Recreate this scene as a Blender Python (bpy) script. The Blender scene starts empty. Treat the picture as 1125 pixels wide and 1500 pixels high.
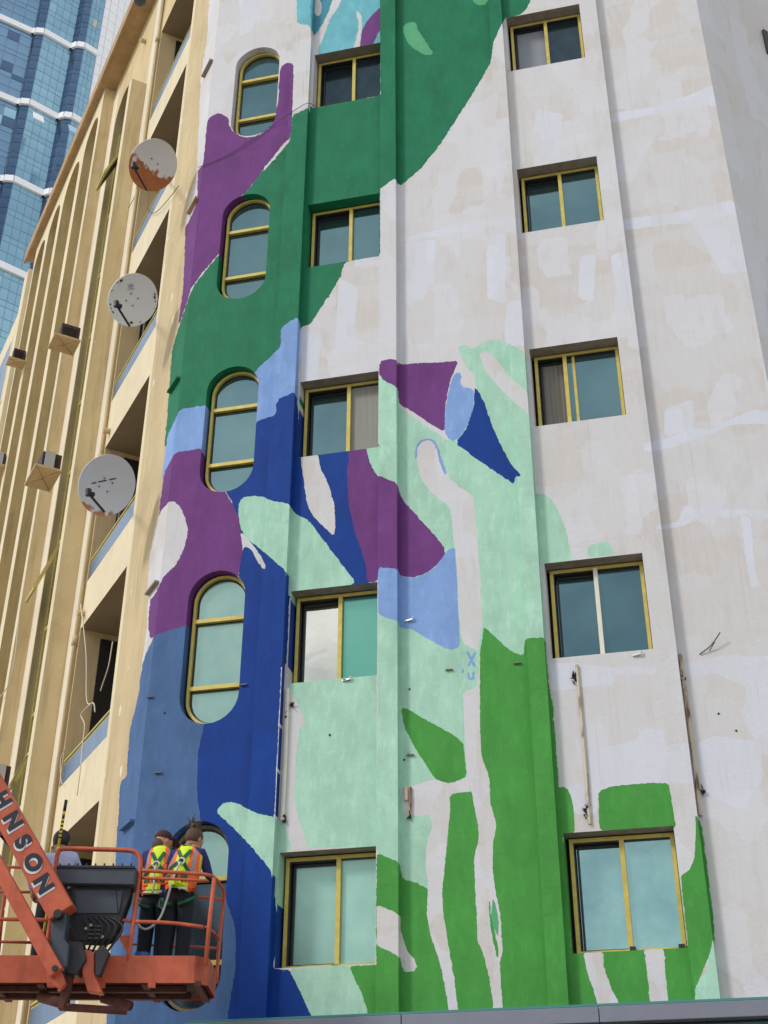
import bpy, bmesh, math, random
import numpy as np
from mathutils import Vector, Matrix
from mathutils.geometry import delaunay_2d_cdt
random.seed(7)
R = math.radians
SC = bpy.context.scene
COL = SC.collection

# ---------------------------------------------------------------- camera
F, TH, RO, AL, DD = 1909.32, .5431, .0025, .2340, 16.1875
cam_d = bpy.data.cameras.new('camera'); cam = bpy.data.objects.new('camera', cam_d); COL.objects.link(cam)
cam_d.sensor_fit = 'HORIZONTAL'; cam_d.sensor_width = 36; cam_d.lens = F / 1125 * 36
cam_d.clip_end = 3000
cam.rotation_mode = 'QUATERNION'
cam.rotation_quaternion = (Matrix.Rotation(math.pi/2 + TH, 3, 'X') @ Matrix.Rotation(RO, 3, 'Z')).to_quaternion()
SC.camera = cam
SC.render.resolution_x, SC.render.resolution_y = 768, 1024
SC.view_settings.view_transform = 'Standard'; SC.view_settings.look = 'None'
SC.view_settings.exposure = 0.24; SC.view_settings.gamma = 1

# ---------------------------------------------------------------- light
SUN_DIR = Vector((-.72, -.42, .62)).normalized()      # towards the sun
w = bpy.data.worlds.new('World'); SC.world = w; w.use_nodes = True
nt = w.node_tree; nt.nodes.clear(); N = nt.nodes.new; Lk = nt.links.new
out = N('ShaderNodeOutputWorld'); bg = N('ShaderNodeBackground'); Lk(bg.outputs[0], out.inputs[0])
bg.inputs[1].default_value = .1
sky = N('ShaderNodeTexSky'); sky.sky_type = 'NISHITA'; sky.sun_disc = False
sky.sun_elevation = math.asin(SUN_DIR.z); sky.sun_rotation = math.atan2(SUN_DIR.x, SUN_DIR.y)
sky.dust_density = 2.0
tc = N('ShaderNodeTexCoord'); mp = N('ShaderNodeMapping'); mp.inputs['Scale'].default_value = (1, 1, 2.2)
Lk(tc.outputs['Generated'], mp.inputs[0])
nz = N('ShaderNodeTexNoise'); nz.inputs['Scale'].default_value = 2.6; nz.inputs['Detail'].default_value = 7
nz.inputs['Roughness'].default_value = .58; nz.inputs['Distortion'].default_value = .4
Lk(mp.outputs[0], nz.inputs['Vector'])
cr = N('ShaderNodeValToRGB'); Lk(nz.outputs[0], cr.inputs[0])
cr.color_ramp.elements[0].position = .36; cr.color_ramp.elements[0].color = (3.3, 4.1, 4.8, 1)
cr.color_ramp.elements[1].position = .6; cr.color_ramp.elements[1].color = (10.2, 10.2, 10.3, 1)
mx = N('ShaderNodeMixRGB'); mx.inputs[0].default_value = .86
Lk(sky.outputs[0], mx.inputs[1]); Lk(cr.outputs[0], mx.inputs[2]); Lk(mx.outputs[0], bg.inputs[0])
sd = bpy.data.lights.new('sun', 'SUN'); sd.energy = 1.45; sd.angle = R(10); sd.color = (1, .97, .92)
sun = bpy.data.objects.new('sun', sd); COL.objects.link(sun)
sun.rotation_mode = 'QUATERNION'; sun.rotation_quaternion = SUN_DIR.to_track_quat('Z', 'Y')

# ---------------------------------------------------------------- survey helpers
CT, ST, CRO, SRO = math.cos(TH), math.sin(TH), math.cos(RO), math.sin(RO)
def ray(px, py):
    x, y = px-562.5, py-750
    x, y = CRO*x+SRO*y, -SRO*x+CRO*y
    return Vector((x/F, CT+y/F*ST, ST-y/F*CT))
def proj(P):
    y = P[1]*CT+P[2]*ST; z = -P[1]*ST+P[2]*CT
    u, v = F*P[0]/y, -F*z/y
    return (562.5+CRO*u-SRO*v, 750+SRO*u+CRO*v)
def at(px, py, Y):
    r = ray(px, py); return r*(Y/r.y)
def vpl(px, py, O, a):
    d = ray(px, py); M = np.array([[a[0], -d[0]], [a[1], -d[1]]]); s, t = np.linalg.solve(M, [-O[0], -O[1]])
    return float(s), float(t*d[2])
class Frame:
    """a vertical facade plane: local x along the wall, local z up, 'out' = distance in front of it"""
    def __init__(s, O, ang, outsign):
        s.O = Vector((O[0], O[1], 0)); s.ang = ang
        s.a = Vector((math.cos(ang), math.sin(ang), 0)); s.n = Vector((-s.a.y, s.a.x, 0))*outsign; s.os = outsign
    def uz(s, px, py, off=0):
        o = s.O+s.n*off; return vpl(px, py, (o.x, o.y), (s.a.x, s.a.y))
    def loc(s, u, o, z): return Vector((u, o*s.os, z))      # local coordinates
    def wor(s, u, o, z): return s.O+s.a*u+s.n*o+Vector((0, 0, z))
    def place(s, ob): ob.location = s.O; ob.rotation_euler = (0, 0, s.ang); return ob
MAIN = Frame((0, DD), -AL, -1)
cO = MAIN.wor(-3.39, 0, 0); WING = Frame((cO.x, cO.y), R(117.5), 1)
cC = MAIN.wor(5.6, 0, 0); EAST = Frame((cC.x, cC.y), R(90-57.6), -1)

# ---------------------------------------------------------------- materials
def lin(c): return tuple(((v/255)/12.92 if v/255 <= .04045 else ((v/255+.055)/1.055)**2.4) for v in c)
MATS = {}
def mat(name, rgb=(128, 128, 128), rough=.6, metal=0, var=.0, scale=6., bump=.0, bscale=60., spec=.5, stretch=(1, 1, 1), rgb2=None, lo=.35, hi=.65, coat=0, streak=0, brush=0):
    if name in MATS: return MATS[name]
    m = bpy.data.materials.new(name); m.use_nodes = True; t = m.node_tree; b = t.nodes['Principled BSDF']
    c = lin(rgb); b.inputs['Roughness'].default_value = rough; b.inputs['Metallic'].default_value = metal
    b.inputs['Specular IOR Level'].default_value = spec; b.inputs['Coat Weight'].default_value = coat
    b.inputs['Base Color'].default_value = (*c, 1)
    if var or bump or rgb2:
        co = t.nodes.new('ShaderNodeTexCoord'); mpn = t.nodes.new('ShaderNodeMapping'); mpn.inputs['Scale'].default_value = stretch
        t.links.new(co.outputs['Object'], mpn.inputs[0])
    if var or rgb2:
        n = t.nodes.new('ShaderNodeTexNoise'); n.inputs['Scale'].default_value = scale; n.inputs['Detail'].default_value = 8
        n.inputs['Roughness'].default_value = .62
        t.links.new(mpn.outputs[0], n.inputs['Vector'])
        r = t.nodes.new('ShaderNodeValToRGB'); r.color_ramp.elements[0].position = lo; r.color_ramp.elements[1].position = hi
        c1 = tuple(v*(1-var) for v in c); c2 = lin(rgb2) if rgb2 else tuple(min(1, v*(1+var)) for v in c)
        r.color_ramp.elements[0].color = (*c1, 1); r.color_ramp.elements[1].color = (*c2, 1)
        t.links.new(n.outputs[0], r.inputs[0]); t.links.new(r.outputs[0], b.inputs['Base Color'])
    def layer(scl, noise, f0, f1, mult, detail=6):
        k = t.nodes.new('ShaderNodeMapping'); k.inputs['Scale'].default_value = scl; t.links.new(co.outputs['Object'], k.inputs[0])
        q = t.nodes.new('ShaderNodeTexNoise'); q.inputs['Scale'].default_value = noise; q.inputs['Detail'].default_value = detail; q.inputs['Roughness'].default_value = .6
        t.links.new(k.outputs[0], q.inputs['Vector'])
        e = t.nodes.new('ShaderNodeMapRange'); e.inputs['From Min'].default_value = f0; e.inputs['From Max'].default_value = f1; t.links.new(q.outputs[0], e.inputs[0])
        x = t.nodes.new('ShaderNodeMixRGB'); x.blend_type = 'MULTIPLY'; x.inputs[2].default_value = (*mult, 1)
        src = b.inputs['Base Color'].links[0].from_socket; t.links.new(e.outputs[0], x.inputs[0]); t.links.new(src, x.inputs[1]); t.links.new(x.outputs[0], b.inputs['Base Color'])
    if streak:
        layer((5, 5, .35), 1.6, .5, .74, (1-streak, 1-streak*1.05, 1-streak*1.1)); layer((1, 1, 1), 1.1, .52, .7, (1-streak*.5, 1-streak*.5, 1-streak*.55), 9)
        layer((1, 1, .8), 16, .66, .7, (1.3, 1.32, 1.4)); layer((1, 1, 1), 30, .7, .74, (.6, .55, .5))
    if brush:
        layer((1, 1, .45), 2.6, .42, .66, (1-brush, 1-brush, 1-brush), 9); layer((3.5, 3.5, 1.1), 3.2, .5, .72, (1+brush*1.2, 1+brush*1.1, 1+brush*1.1), 8); layer((1, 1, 7), 3, .55, .8, (1-brush*.8,)*3, 5)
        layer((1, 1, 1), 24, .69, .72, (1.35, 1.35, 1.35), 3)
    if bump:
        n2 = t.nodes.new('ShaderNodeTexNoise'); n2.inputs['Scale'].default_value = bscale; n2.inputs['Detail'].default_value = 4
        t.links.new(mpn.outputs[0], n2.inputs['Vector'])
        bp = t.nodes.new('ShaderNodeBump'); bp.inputs['Strength'].default_value = bump; bp.inputs['Distance'].default_value = .01
        t.links.new(n2.outputs[0], bp.inputs['Height']); t.links.new(bp.outputs[0], b.inputs['Normal'])
    MATS[name] = m; return m

def primer(name, ca, cb, cc, sc=1.0):
    """skim coat and roller patches on plaster: squarish overlapping patches, streaks, specks"""
    m = bpy.data.materials.new(name); m.use_nodes = True; t = m.node_tree; b = t.nodes['Principled BSDF']; L = t.links.new
    b.inputs['Roughness'].default_value = .8
    co = t.nodes.new('ShaderNodeTexCoord')
    def mapping(s, o=(0, 0, 0)):
        k = t.nodes.new('ShaderNodeMapping'); k.inputs['Scale'].default_value = s; k.inputs['Location'].default_value = o
        L(co.outputs['Object'], k.inputs[0]); return k
    wob = t.nodes.new('ShaderNodeTexNoise'); wob.inputs['Scale'].default_value = 5; wob.inputs['Detail'].default_value = 5
    L(co.outputs['Object'], wob.inputs['Vector'])
    def patches(s, o, thr, soft, rnd=.75):
        k = mapping(s, o)
        ad = t.nodes.new('ShaderNodeVectorMath'); ad.operation = 'ADD'
        scn = t.nodes.new('ShaderNodeVectorMath'); scn.operation = 'SCALE'; scn.inputs['Scale'].default_value = .28
        L(wob.outputs['Color'], scn.inputs[0]); L(k.outputs[0], ad.inputs[0]); L(scn.outputs[0], ad.inputs[1])
        v = t.nodes.new('ShaderNodeTexVoronoi'); v.distance = 'CHEBYCHEV'; v.feature = 'SMOOTH_F1'
        v.inputs['Smoothness'].default_value = .12; v.inputs['Randomness'].default_value = rnd; v.inputs['Scale'].default_value = 1
        L(ad.outputs[0], v.inputs['Vector'])
        sp = t.nodes.new('ShaderNodeSeparateColor'); L(v.outputs['Color'], sp.inputs[0])
        r = t.nodes.new('ShaderNodeMapRange'); r.inputs['From Min'].default_value = thr; r.inputs['From Max'].default_value = thr+soft
        L(sp.outputs[0], r.inputs[0]); return r
    def streak(s, lo, hi, scale=3):
        k = mapping(s); n = t.nodes.new('ShaderNodeTexNoise'); n.inputs['Scale'].default_value = scale; n.inputs['Detail'].default_value = 7
        n.inputs['Roughness'].default_value = .6
        L(k.outputs[0], n.inputs['Vector']); r = t.nodes.new('ShaderNodeMapRange'); r.inputs['From Min'].default_value = lo; r.inputs['From Max'].default_value = hi
        L(n.outputs[0], r.inputs[0]); return r
    def mix(f, a, bb, k=1.0):
        x = t.nodes.new('ShaderNodeMixRGB'); mu = t.nodes.new('ShaderNodeMath'); mu.operation = 'MULTIPLY'; mu.inputs[1].default_value = k
        L(f.outputs[0], mu.inputs[0]); L(mu.outputs[0], x.inputs[0])
        for i, v in ((1, a), (2, bb)):
            if isinstance(v, tuple): x.inputs[i].default_value = (*v, 1)
            else: L(v.outputs[0], x.inputs[i])
        return x
    A, B, Cc = lin(ca), lin(cb), lin(cc)
    x = mix(patches((.9*sc, 1, .7*sc), (3, .5, 1), .35, .25), A, B, .8)
    x = mix(patches((1.7*sc, 1, .9*sc), (8, .2, 5), .55, .2), x, Cc, .65)
    x = mix(patches((.5*sc, 1, 2.6*sc), (1, .7, 9), .62, .2), x, B, .55)
    x = mix(streak((4*sc, 1, .8*sc), .45, .75), x, Cc, .45)
    x = mix(streak((1*sc, 1, 3.4*sc), .5, .8), x, A, .5)
    x = mix(streak((1, 1, 1), .66, .7, 14), x, lin((236, 236, 240)), .5)
    x = mix(streak((2.2, 1, .5), .56, .8, 2), x, tuple(v*.72 for v in A), .45)
    L(x.outputs[0], b.inputs['Base Color'])
    x = mix(streak((9, 1, .22), .6, .85, 2), x, lin((150, 138, 124)), .5)
    x = mix(streak((1, 1, 1), .68, .71, 26), x, lin((170, 158, 146)), .55)
    L(x.outputs[0], b.inputs['Base Color'])
    n2 = t.nodes.new('ShaderNodeTexNoise'); n2.inputs['Scale'].default_value = 22; n2.inputs['Detail'].default_value = 9; n2.inputs['Roughness'].default_value = .7
    L(co.outputs['Object'], n2.inputs['Vector'])
    bp = t.nodes.new('ShaderNodeBump'); bp.inputs['Strength'].default_value = .5; bp.inputs['Distance'].default_value = .012
    L(n2.outputs[0], bp.inputs['Height']); L(bp.outputs[0], b.inputs['Normal'])
    MATS[name] = m; return m

primer('primer', (206, 200, 196), (210, 209, 211), (216, 217, 226), 1.35)
primer('primer_light', (210, 210, 216), (213, 215, 225), (217, 220, 233), 1.6)
def paint(name, rgb, rough=.62, var=.07):
    return mat(name, rgb, rough+.12, spec=.22, var=var, scale=2.4, bump=.42, bscale=34, stretch=(1, 1, .7), lo=.3, hi=.7, brush=.15)
paint('paint_dark_green', (24, 118, 82), .5, .12); paint('paint_grass_green', (76, 154, 70), .6)
paint('paint_mint', (173, 216, 194)); paint('paint_purple', (114, 62, 128), .6, .09); paint('paint_navy', (8, 60, 142), .55, .1)
paint('paint_slate', (76, 108, 154), .6, .09); paint('paint_light_blue', (134, 168, 222)); paint('paint_turquoise', (112, 184, 198))
paint('paint_deep_turquoise', (74, 146, 166)); paint('paint_fresh_green', (92, 170, 124), .6)
BEIGE = mat('wall_beige', (212, 188, 140), .8, var=.08, scale=.9, bump=.25, bscale=30, stretch=(1.2, 1.2, .6), rgb2=(220, 200, 156), lo=.3, hi=.7, streak=.27)
mat('wall_cream', (226, 212, 180), .8, var=.06, scale=1.3, bump=.2, bscale=30, stretch=(1, 1, .6), streak=.14)
mat('wall_pale', (230, 220, 200), .8, var=.06, scale=1.4, bump=.2, bscale=30, stretch=(1, 1, .5), streak=.12)
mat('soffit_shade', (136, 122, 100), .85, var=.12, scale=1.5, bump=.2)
mat('wall_tan', (202, 182, 142), .8, var=.09, scale=1.1, bump=.25, bscale=26, stretch=(1, 1, .6), streak=.2)
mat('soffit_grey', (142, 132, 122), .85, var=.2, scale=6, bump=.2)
mat('soffit_brown', (172, 142, 104), .8, var=.15, scale=3)
mat('concrete_back', (120, 115, 108), .9, var=.1)
mat('wall_olive_shaded', (182, 164, 120), .8, var=.1, scale=1.1, bump=.25, bscale=26, stretch=(1, 1, .6), streak=.25)  # darker wall tone for arch reveals, their shade put into the colour
mat('peel', (228, 222, 208), .85, var=.1, scale=20)
FRAME = mat('frame_gold', (204, 184, 92), .45, metal=.1, var=.12, scale=9)
mat('frame_weathered', (112, 104, 74), .6, var=.2, scale=6); mat('frame_white', (225, 222, 205), .5, var=.05); mat('frame_dark', (40, 42, 44), .5)
mat('frame_olive', (200, 186, 104), .5, var=.1)
def glass(name, rgb, rough=.05, metal=.85, cloud=None, scale=1.2, bump=.0):  # cloud: tone imitating reflected clouds, mottled into the base colour
    m = mat(name, rgb, rough, metal=metal, var=.12 if cloud is None else .0, scale=scale, rgb2=cloud, lo=.3, hi=.7, bump=bump, bscale=.8)
    return m
glass('glass_mist', (146, 178, 168), .16, .7, cloud=(132, 166, 160), scale=3)
glass('glass_teal', (106, 136, 142), .07, .85, cloud=(114, 146, 150), scale=1.5, bump=.4)
glass('glass_dark', (52, 66, 76), .12, .7, cloud=(66, 84, 92), scale=5)
glass('glass_silver', (206, 206, 196), .03, 1.0, bump=.6)
glass('glass_turquoise', (112, 176, 158), .12, .6, cloud=(96, 168, 152), scale=2)
glass('glass_frosted', (150, 194, 184), .3, .35, cloud=(166, 208, 196), scale=3)
glass('glass_aqua', (138, 178, 180), .1, .75, cloud=(164, 204, 198), scale=2.2, bump=.3)
mat('curtain', (140, 138, 130), .6, var=.08, scale=8, stretch=(3, 1, .1)); mat('curtain_light', (140, 146, 156), .6, var=.06)
mat('curtain_fold', (126, 122, 116), .7, var=.25, scale=9, stretch=(4, 1, .05), lo=.4, hi=.6)
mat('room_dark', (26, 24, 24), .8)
mat('balcony_glass', (92, 124, 158), .25, metal=.1, var=.08, scale=2)
ORANGE = mat('lift_orange', (200, 90, 58), .55, var=.16, scale=5, bump=.12, bscale=20, rgb2=(206, 100, 68), coat=.05, streak=.3)
mat('lift_rust', (92, 52, 42), .8, var=.35, scale=7, bump=.3); mat('lift_black', (34, 37, 42), .5, var=.2, scale=8)
mat('lift_grey', (62, 70, 80), .45, var=.08, scale=6); mat('lift_underside', (70, 44, 38), .85, var=.45, scale=5, bump=.4)
mat('text_navy', (26, 32, 48), .5); mat('text_white', (226, 222, 222), .5)
mat('dish_white', (196, 200, 202), .5, var=.06, scale=6)
mat('emblem_lilac', (170, 172, 196), .5); mat('dish_rust_spot', (96, 58, 44), .8, var=.3, scale=30)
mat('black_plastic', (28, 26, 26), .5); mat('cable_white', (214, 204, 188), .6); mat('cable_dark', (86, 76, 66), .6)
mat('pipe_cream', (220, 208, 184), .7, var=.15, scale=9, rgb2=(128, 84, 52), lo=.5, hi=.62, stretch=(1.5, 1, .35), bump=.5, bscale=25)
mat('smudge', (40, 34, 30), .9, var=.3, scale=30)
mat('plywood', (200, 174, 134), .8, var=.15, scale=6, stretch=(1, 4, 1)); mat('ac_dark', (58, 42, 44), .6, var=.3, scale=10)
mat('ac_grey', (176, 178, 182), .5, var=.05)
mat('canopy_metal', (128, 131, 144), .4, metal=.3, var=.05, scale=3); mat('canopy_teal', (70, 132, 132), .4)
mat('skin', (190, 138, 110), .55, spec=.3); mat('hair', (84, 62, 48), .7, var=.45, scale=60, bump=.8, bscale=60, stretch=(3, 3, 1)); mat('cap', (58, 32, 40), .8, var=.1)
mat('vest_yellow', (214, 240, 40), .7, var=.08, scale=14, bump=.9, bscale=11); mat('vest_orange', (246, 104, 44), .7, var=.1, scale=14, bump=.9, bscale=11); mat('vest_grey', (142, 132, 140), .4)
mat('vest_white', (232, 224, 220), .7); mat('vest_yellow_trim', (228, 196, 70), .7)
mat('harness', (16, 92, 60), .7, var=.15, scale=30); mat('steel', (190, 190, 186), .3, metal=.8)
mat('shirt_navy', (34, 34, 92), .8, var=.15, scale=18, bump=1.0, bscale=12); mat('shirt_blue', (178, 184, 220), .8, var=.1, scale=16)
mat('trousers', (24, 28, 38), .85, var=.4, scale=9, bump=1.0, bscale=9); mat('glove', (124, 146, 142), .8, var=.15, scale=30)
mat('rope', (200, 196, 188), .8, bump=.4, bscale=120); mat('pole_yellow', (226, 204, 60), .5); mat('shoe', (30, 26, 26), .7)
mat('bucket', (210, 214, 220), .5); mat('bucket_blue', (60, 100, 160), .5); mat('paint_tape', (190, 176, 96), .6)
mat('asphalt', (62, 62, 64), .9, var=.2, scale=3, bump=.3, bscale=30); mat('paving', (188, 180, 164), .9, var=.12, scale=2)

# ---------------------------------------------------------------- mesh helpers
def link(name, me, m=None, parent=None):
    o = bpy.data.objects.new(name, me); COL.objects.link(o)
    if m is not None and me is not None:
        for k in (m if isinstance(m, (list, tuple)) else [m]): me.materials.append(MATS[k] if isinstance(k, str) else k)
    if parent: o.parent = parent
    return o
class MB:
    def __init__(s): s.v = []; s.f = []; s.mi = []
    def add(s, vs, fs, mi=0):
        k = len(s.v); s.v += [tuple(p) for p in vs]; s.f += [tuple(i+k for i in f) for f in fs]; s.mi += [mi]*len(fs); return s
    def box(s, x0, x1, y0, y1, z0, z1, mi=0, M=None):
        vs = [Vector(p) for p in ((x0, y0, z0), (x1, y0, z0), (x1, y1, z0), (x0, y1, z0), (x0, y0, z1), (x1, y0, z1), (x1, y1, z1), (x0, y1, z1))]
        if M is not None: vs = [M @ p for p in vs]
        return s.add(vs, [(3, 2, 1, 0), (4, 5, 6, 7), (0, 1, 5, 4), (1, 2, 6, 5), (2, 3, 7, 6), (3, 0, 4, 7)], mi)
    def quad(s, a, b, c, d, mi=0): return s.add([a, b, c, d], [(0, 1, 2, 3)], mi)
    def beam(s, p, q, w, h=None, mi=0, up=None):
        p, q = Vector(p), Vector(q); h = h or w; d = (q-p).normalized()
        u = Vector(up) if up else Vector((0, 0, 1))
        if abs(d.dot(u)) > .97: u = Vector((0, 1, 0))
        a = d.cross(u).normalized(); b = a.cross(d).normalized()
        vs = [c+a*i*w/2+b*j*h/2 for c in (p, q) for i, j in ((-1, -1), (1, -1), (1, 1), (-1, 1))]
        return s.add(vs, [(3, 2, 1, 0), (4, 5, 6, 7), (0, 1, 5, 4), (1, 2, 6, 5), (2, 3, 7, 6), (3, 0, 4, 7)], mi)
    def tube(s, pts, r, n=8, mi=0):
        pts = [Vector(p) for p in pts]; k = len(s.v); a = None
        for i, p in enumerate(pts):
            d = (pts[min(i+1, len(pts)-1)]-pts[max(i-1, 0)]).normalized()
            if a is None: a = d.orthogonal().normalized()
            a = (a-d*a.dot(d)).normalized(); b = d.cross(a)
            rr = r[i] if isinstance(r, (list, tuple)) else r
            s.v += [tuple(p+(a*math.cos(t*2*math.pi/n)+b*math.sin(t*2*math.pi/n))*rr) for t in range(n)]
        for i in range(len(pts)-1):
            for t in range(n):
                s.f.append((k+i*n+t, k+i*n+(t+1) % n, k+(i+1)*n+(t+1) % n, k+(i+1)*n+t)); s.mi.append(mi)
        s.f.append(tuple(k+t for t in range(n))[::-1]); s.f.append(tuple(k+(len(pts)-1)*n+t for t in range(n))); s.mi += [mi, mi]
        return s
    def build(s, name, m, parent=None, smooth=False, frame=None, bevel=0):
        me = bpy.data.meshes.new(name); me.from_pydata(s.v, [], s.f); me.update()
        o = link(name, me, m, parent); me.polygons.foreach_set('material_index', s.mi)
        if smooth: me.polygons.foreach_set('use_smooth', [True]*len(me.polygons))
        if frame: frame.place(o)
        if bevel:
            b = o.modifiers.new('bevel', 'BEVEL'); b.width = bevel; b.segments = 2; b.limit_method = 'ANGLE'
        return o
def empty(name, loc, label=None, cat=None, group=None, parent=None):
    o = bpy.data.objects.new(name, None); COL.objects.link(o); o.location = loc; o.empty_display_size = .2
    if parent: o.parent = parent
    return tag(o, label, cat, group)
def tag(o, label=None, cat=None, group=None, kind=None):
    for k, v in (('label', label), ('category', cat), ('group', group), ('kind', kind)):
        if v: o[k] = v
    return o
def smooth_path(pts, n=6):
    pts = [Vector(p) for p in pts]; P = [pts[0]*2-pts[1]]+pts+[pts[-1]*2-pts[-2]]; o = []
    for i in range(1, len(P)-2):
        for k in range(n):
            t = k/n; a, b, c, d = P[i-1:i+3]
            o.append(.5*((2*b)+(c-a)*t+(2*a-5*b+4*c-d)*t*t+(3*b-a-3*c+d)*t**3))
    return o+[pts[-1]]
def pip(poly, X, Y):
    x, y = poly[:, 0], poly[:, 1]; x2, y2 = np.roll(x, -1), np.roll(y, -1); ins = np.zeros(len(X), bool)
    for a, b, c, d in zip(x, y, x2, y2):
        if b == d: continue
        ins ^= ((b > Y) != (d > Y)) & (X < (c-a)*(Y-b)/(d-b)+a)
    return ins

# ---------------------------------------------------------------- the mural, surveyed patch by patch on the wall (photograph pixels -> wall plane)
def Z(ox, oy, s):
    return lambda *p: [(ox+x/s, oy+y/s) for x, y in p]
Z5, Z6, ZB, Y2, Y3, Y4, Y5 = Z(260, 0, 3.309), Z(220, 400, 2.961), Z(160, 860, 2.343), Z(540, 0, 3), Z(540, 480, 2.883), Z(540, 960, 2.778), Z(780, 780, 2.084)
PX = Z(0, 0, 1)
MURAL = []   # (material, polygon in photograph pixels), later ones painted over earlier ones
def pt(m, *parts): MURAL.append((m, sum(parts, [])))
W_ = 'primer'
# lighter bands and squares of filler over the skim coat
ZR, Z1 = Z(920, 560, 4.41), Z(780, 0, 1.875)
PL = 'primer_light'
pt(PL, ZR((100, 400), (150, 385), (240, 365), (400, 300), (540, 300), (640, 245), (740, 205), (820, 175), (1000, 205), (1000, 265), (760, 270), (640, 280), (560, 330), (400, 380), (230, 435), (100, 450)))
pt(PL, ZR((180, 925), (320, 905), (360, 800), (415, 795), (425, 840), (490, 790), (590, 795), (620, 820), (740, 815), (1000, 840), (1000, 890), (820, 885), (780, 855), (600, 880), (520, 865), (440, 895), (350, 930), (180, 955)))
pt(PL, ZR((725, 860), (790, 870), (820, 1200), (850, 1330), (795, 1330), (765, 1150)))
pt(PL, ZR((235, 170), (420, 110), (430, 300), (235, 350)))
pt(PL, ZR((70, 795), (190, 770), (190, 820), (70, 835)))
pt(PL, Z1((215, 312), (350, 290), (430, 262), (500, 230), (500, 290), (400, 300), (215, 338)))
pt(PL, Z1((240, 605), (300, 595), (420, 580), (550, 548), (620, 740), (520, 752), (480, 680), (440, 610), (330, 622), (240, 635)))
pt(PL, Z1((214, 700), (262, 690), (272, 830), (238, 842)))
pt(PL, Y2((120, 1052), (300, 1010), (420, 985), (560, 962), (670, 958), (670, 984), (560, 990), (430, 1012), (300, 1040), (120, 1070)))
pt(PL, Y2((518, 1030), (600, 1025), (600, 1335), (520, 1310))); pt(PL, Y2((602, 1330), (690, 1312), (690, 1520), (600, 1520)))
pt(PL, Y2((740, 480), (850, 500), (845, 690), (760, 700), (720, 600))); pt(PL, Y2((160, 1070), (300, 1050), (290, 1230), (240, 1320), (160, 1330)))
pt(PL, Y2((930, 1130), (1000, 1110), (985, 1330), (920, 1310)))
pt(PL, Y5((170, 670), (320, 632), (335, 600), (402, 600), (420, 768), (350, 770), (240, 780), (200, 795), (196, 860), (130, 860), (105, 782), (172, 750)))
pt(PL, Y5((50, 400), (125, 398), (240, 412), (378, 405), (378, 432), (150, 440), (130, 470), (60, 465)))
pt(PL, Y5((408, 648), (480, 640), (500, 765), (420, 765)))
pt(PL, Y5((470, 400), (600, 372), (760, 380), (760, 600), (680, 640), (640, 560), (655, 470), (560, 430), (470, 440)))
pt(PL, Y5((500, 640), (560, 620), (700, 640), (700, 760), (640, 850), (520, 790)))
pt(PL, Z5((150, -90), (420, -90), (400, 120), (300, 180), (160, 190))); pt(PL, Z6((820, 20), (900, 60), (880, 330), (800, 320)))
pt(PL, Z6((650, 240), (740, 260), (730, 470), (655, 480))); pt(PL, Y4((740, 100), (850, 60), (1000, 80), (1000, 120), (860, 130), (745, 150)))
# upper part
pt('paint_turquoise', Z5((578, -90), (998, -90), (998, 213), (683, 266), (655, 262), (645, 120), (580, 117)))
pt('paint_deep_turquoise', Z5((645, -90), (820, -90), (735, 60), (690, 135), (658, 185), (645, 180)))
pt(W_, Z5((755, -10), (805, -20), (770, 50), (740, 85), (716, 160), (684, 235), (683, 300), (648, 300), (648, 185), (662, 172), (692, 138), (728, 70)))
pt(W_, Z5((655, -20), (688, -10), (702, 38), (690, 76), (670, 78), (660, 40)))
pt(W_, Z5((860, 52), (885, 60), (898, 100), (890, 160), (882, 240), (846, 245), (870, 180), (880, 115)))
pt('paint_purple', Z5((1000, 20), (940, 75), (905, 120), (888, 180), (884, 236), (945, 226), (968, 165), (1000, 122)))
pt('paint_dark_green', Z5((555, 562), (640, 518), (986, 464)), PX((557, 130), (557, -60), (790, -60)), Y2((715, 0), (680, 62), (612, 78), (598, 80), (575, 125), (545, 195), (540, 265), (500, 340), (430, 455), (350, 580), (300, 655), (225, 745), (135, 820), (118, 780), (50, 830)),
   Z5((983, 918), (983, 1238), (810, 1270), (797, 1320)), Z6((822, 20), (800, 62), (740, 150), (700, 215), (680, 226), (650, 236), (640, 300), (640, 560), (470, 660), (230, 640), (60, 760), (72, 650), (80, 540), (95, 330), (130, 215), (185, 60)),
   Z5((215, 1215), (225, 1100), (240, 1000), (325, 940), (410, 830), (520, 690), (548, 675)))
pt('paint_fresh_green', Y2((150, 110), (205, 90), (215, 130), (270, 208), (282, 240), (238, 240), (180, 200), (152, 150)))
pt('paint_fresh_green', Y2((440, -20), (528, -40), (522, 18), (480, 27)))
pt(W_, Z5((175, -120), (150, 60), (140, 210), (112, 380), (104, 600), (92, 850), (60, 950), (40, 1060), (45, 1095), (150, 900), (300, 560), (300, -120)))
pt('paint_purple', Z5((145, 580), (185, 550), (215, 552), (250, 575), (252, 620), (290, 655), (330, 668), (400, 658), (462, 600), (488, 500), (497, 330), (530, 303), (563, 310), (556, 560), (546, 675), (520, 690), (410, 830), (325, 940), (240, 1000), (225, 1100), (215, 1215), (130, 1310), (75, 1385)),
   Z6((180, 60), (130, 215), (122, 215), (138, 100)), Z5((28, 1400), (38, 1100), (50, 1083), (94, 985), (100, 820), (124, 800)))
pt(W_, Z5((522, 688), (545, 672), (545, 684), (500, 735), (455, 790), (412, 835), (415, 822)))
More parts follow.
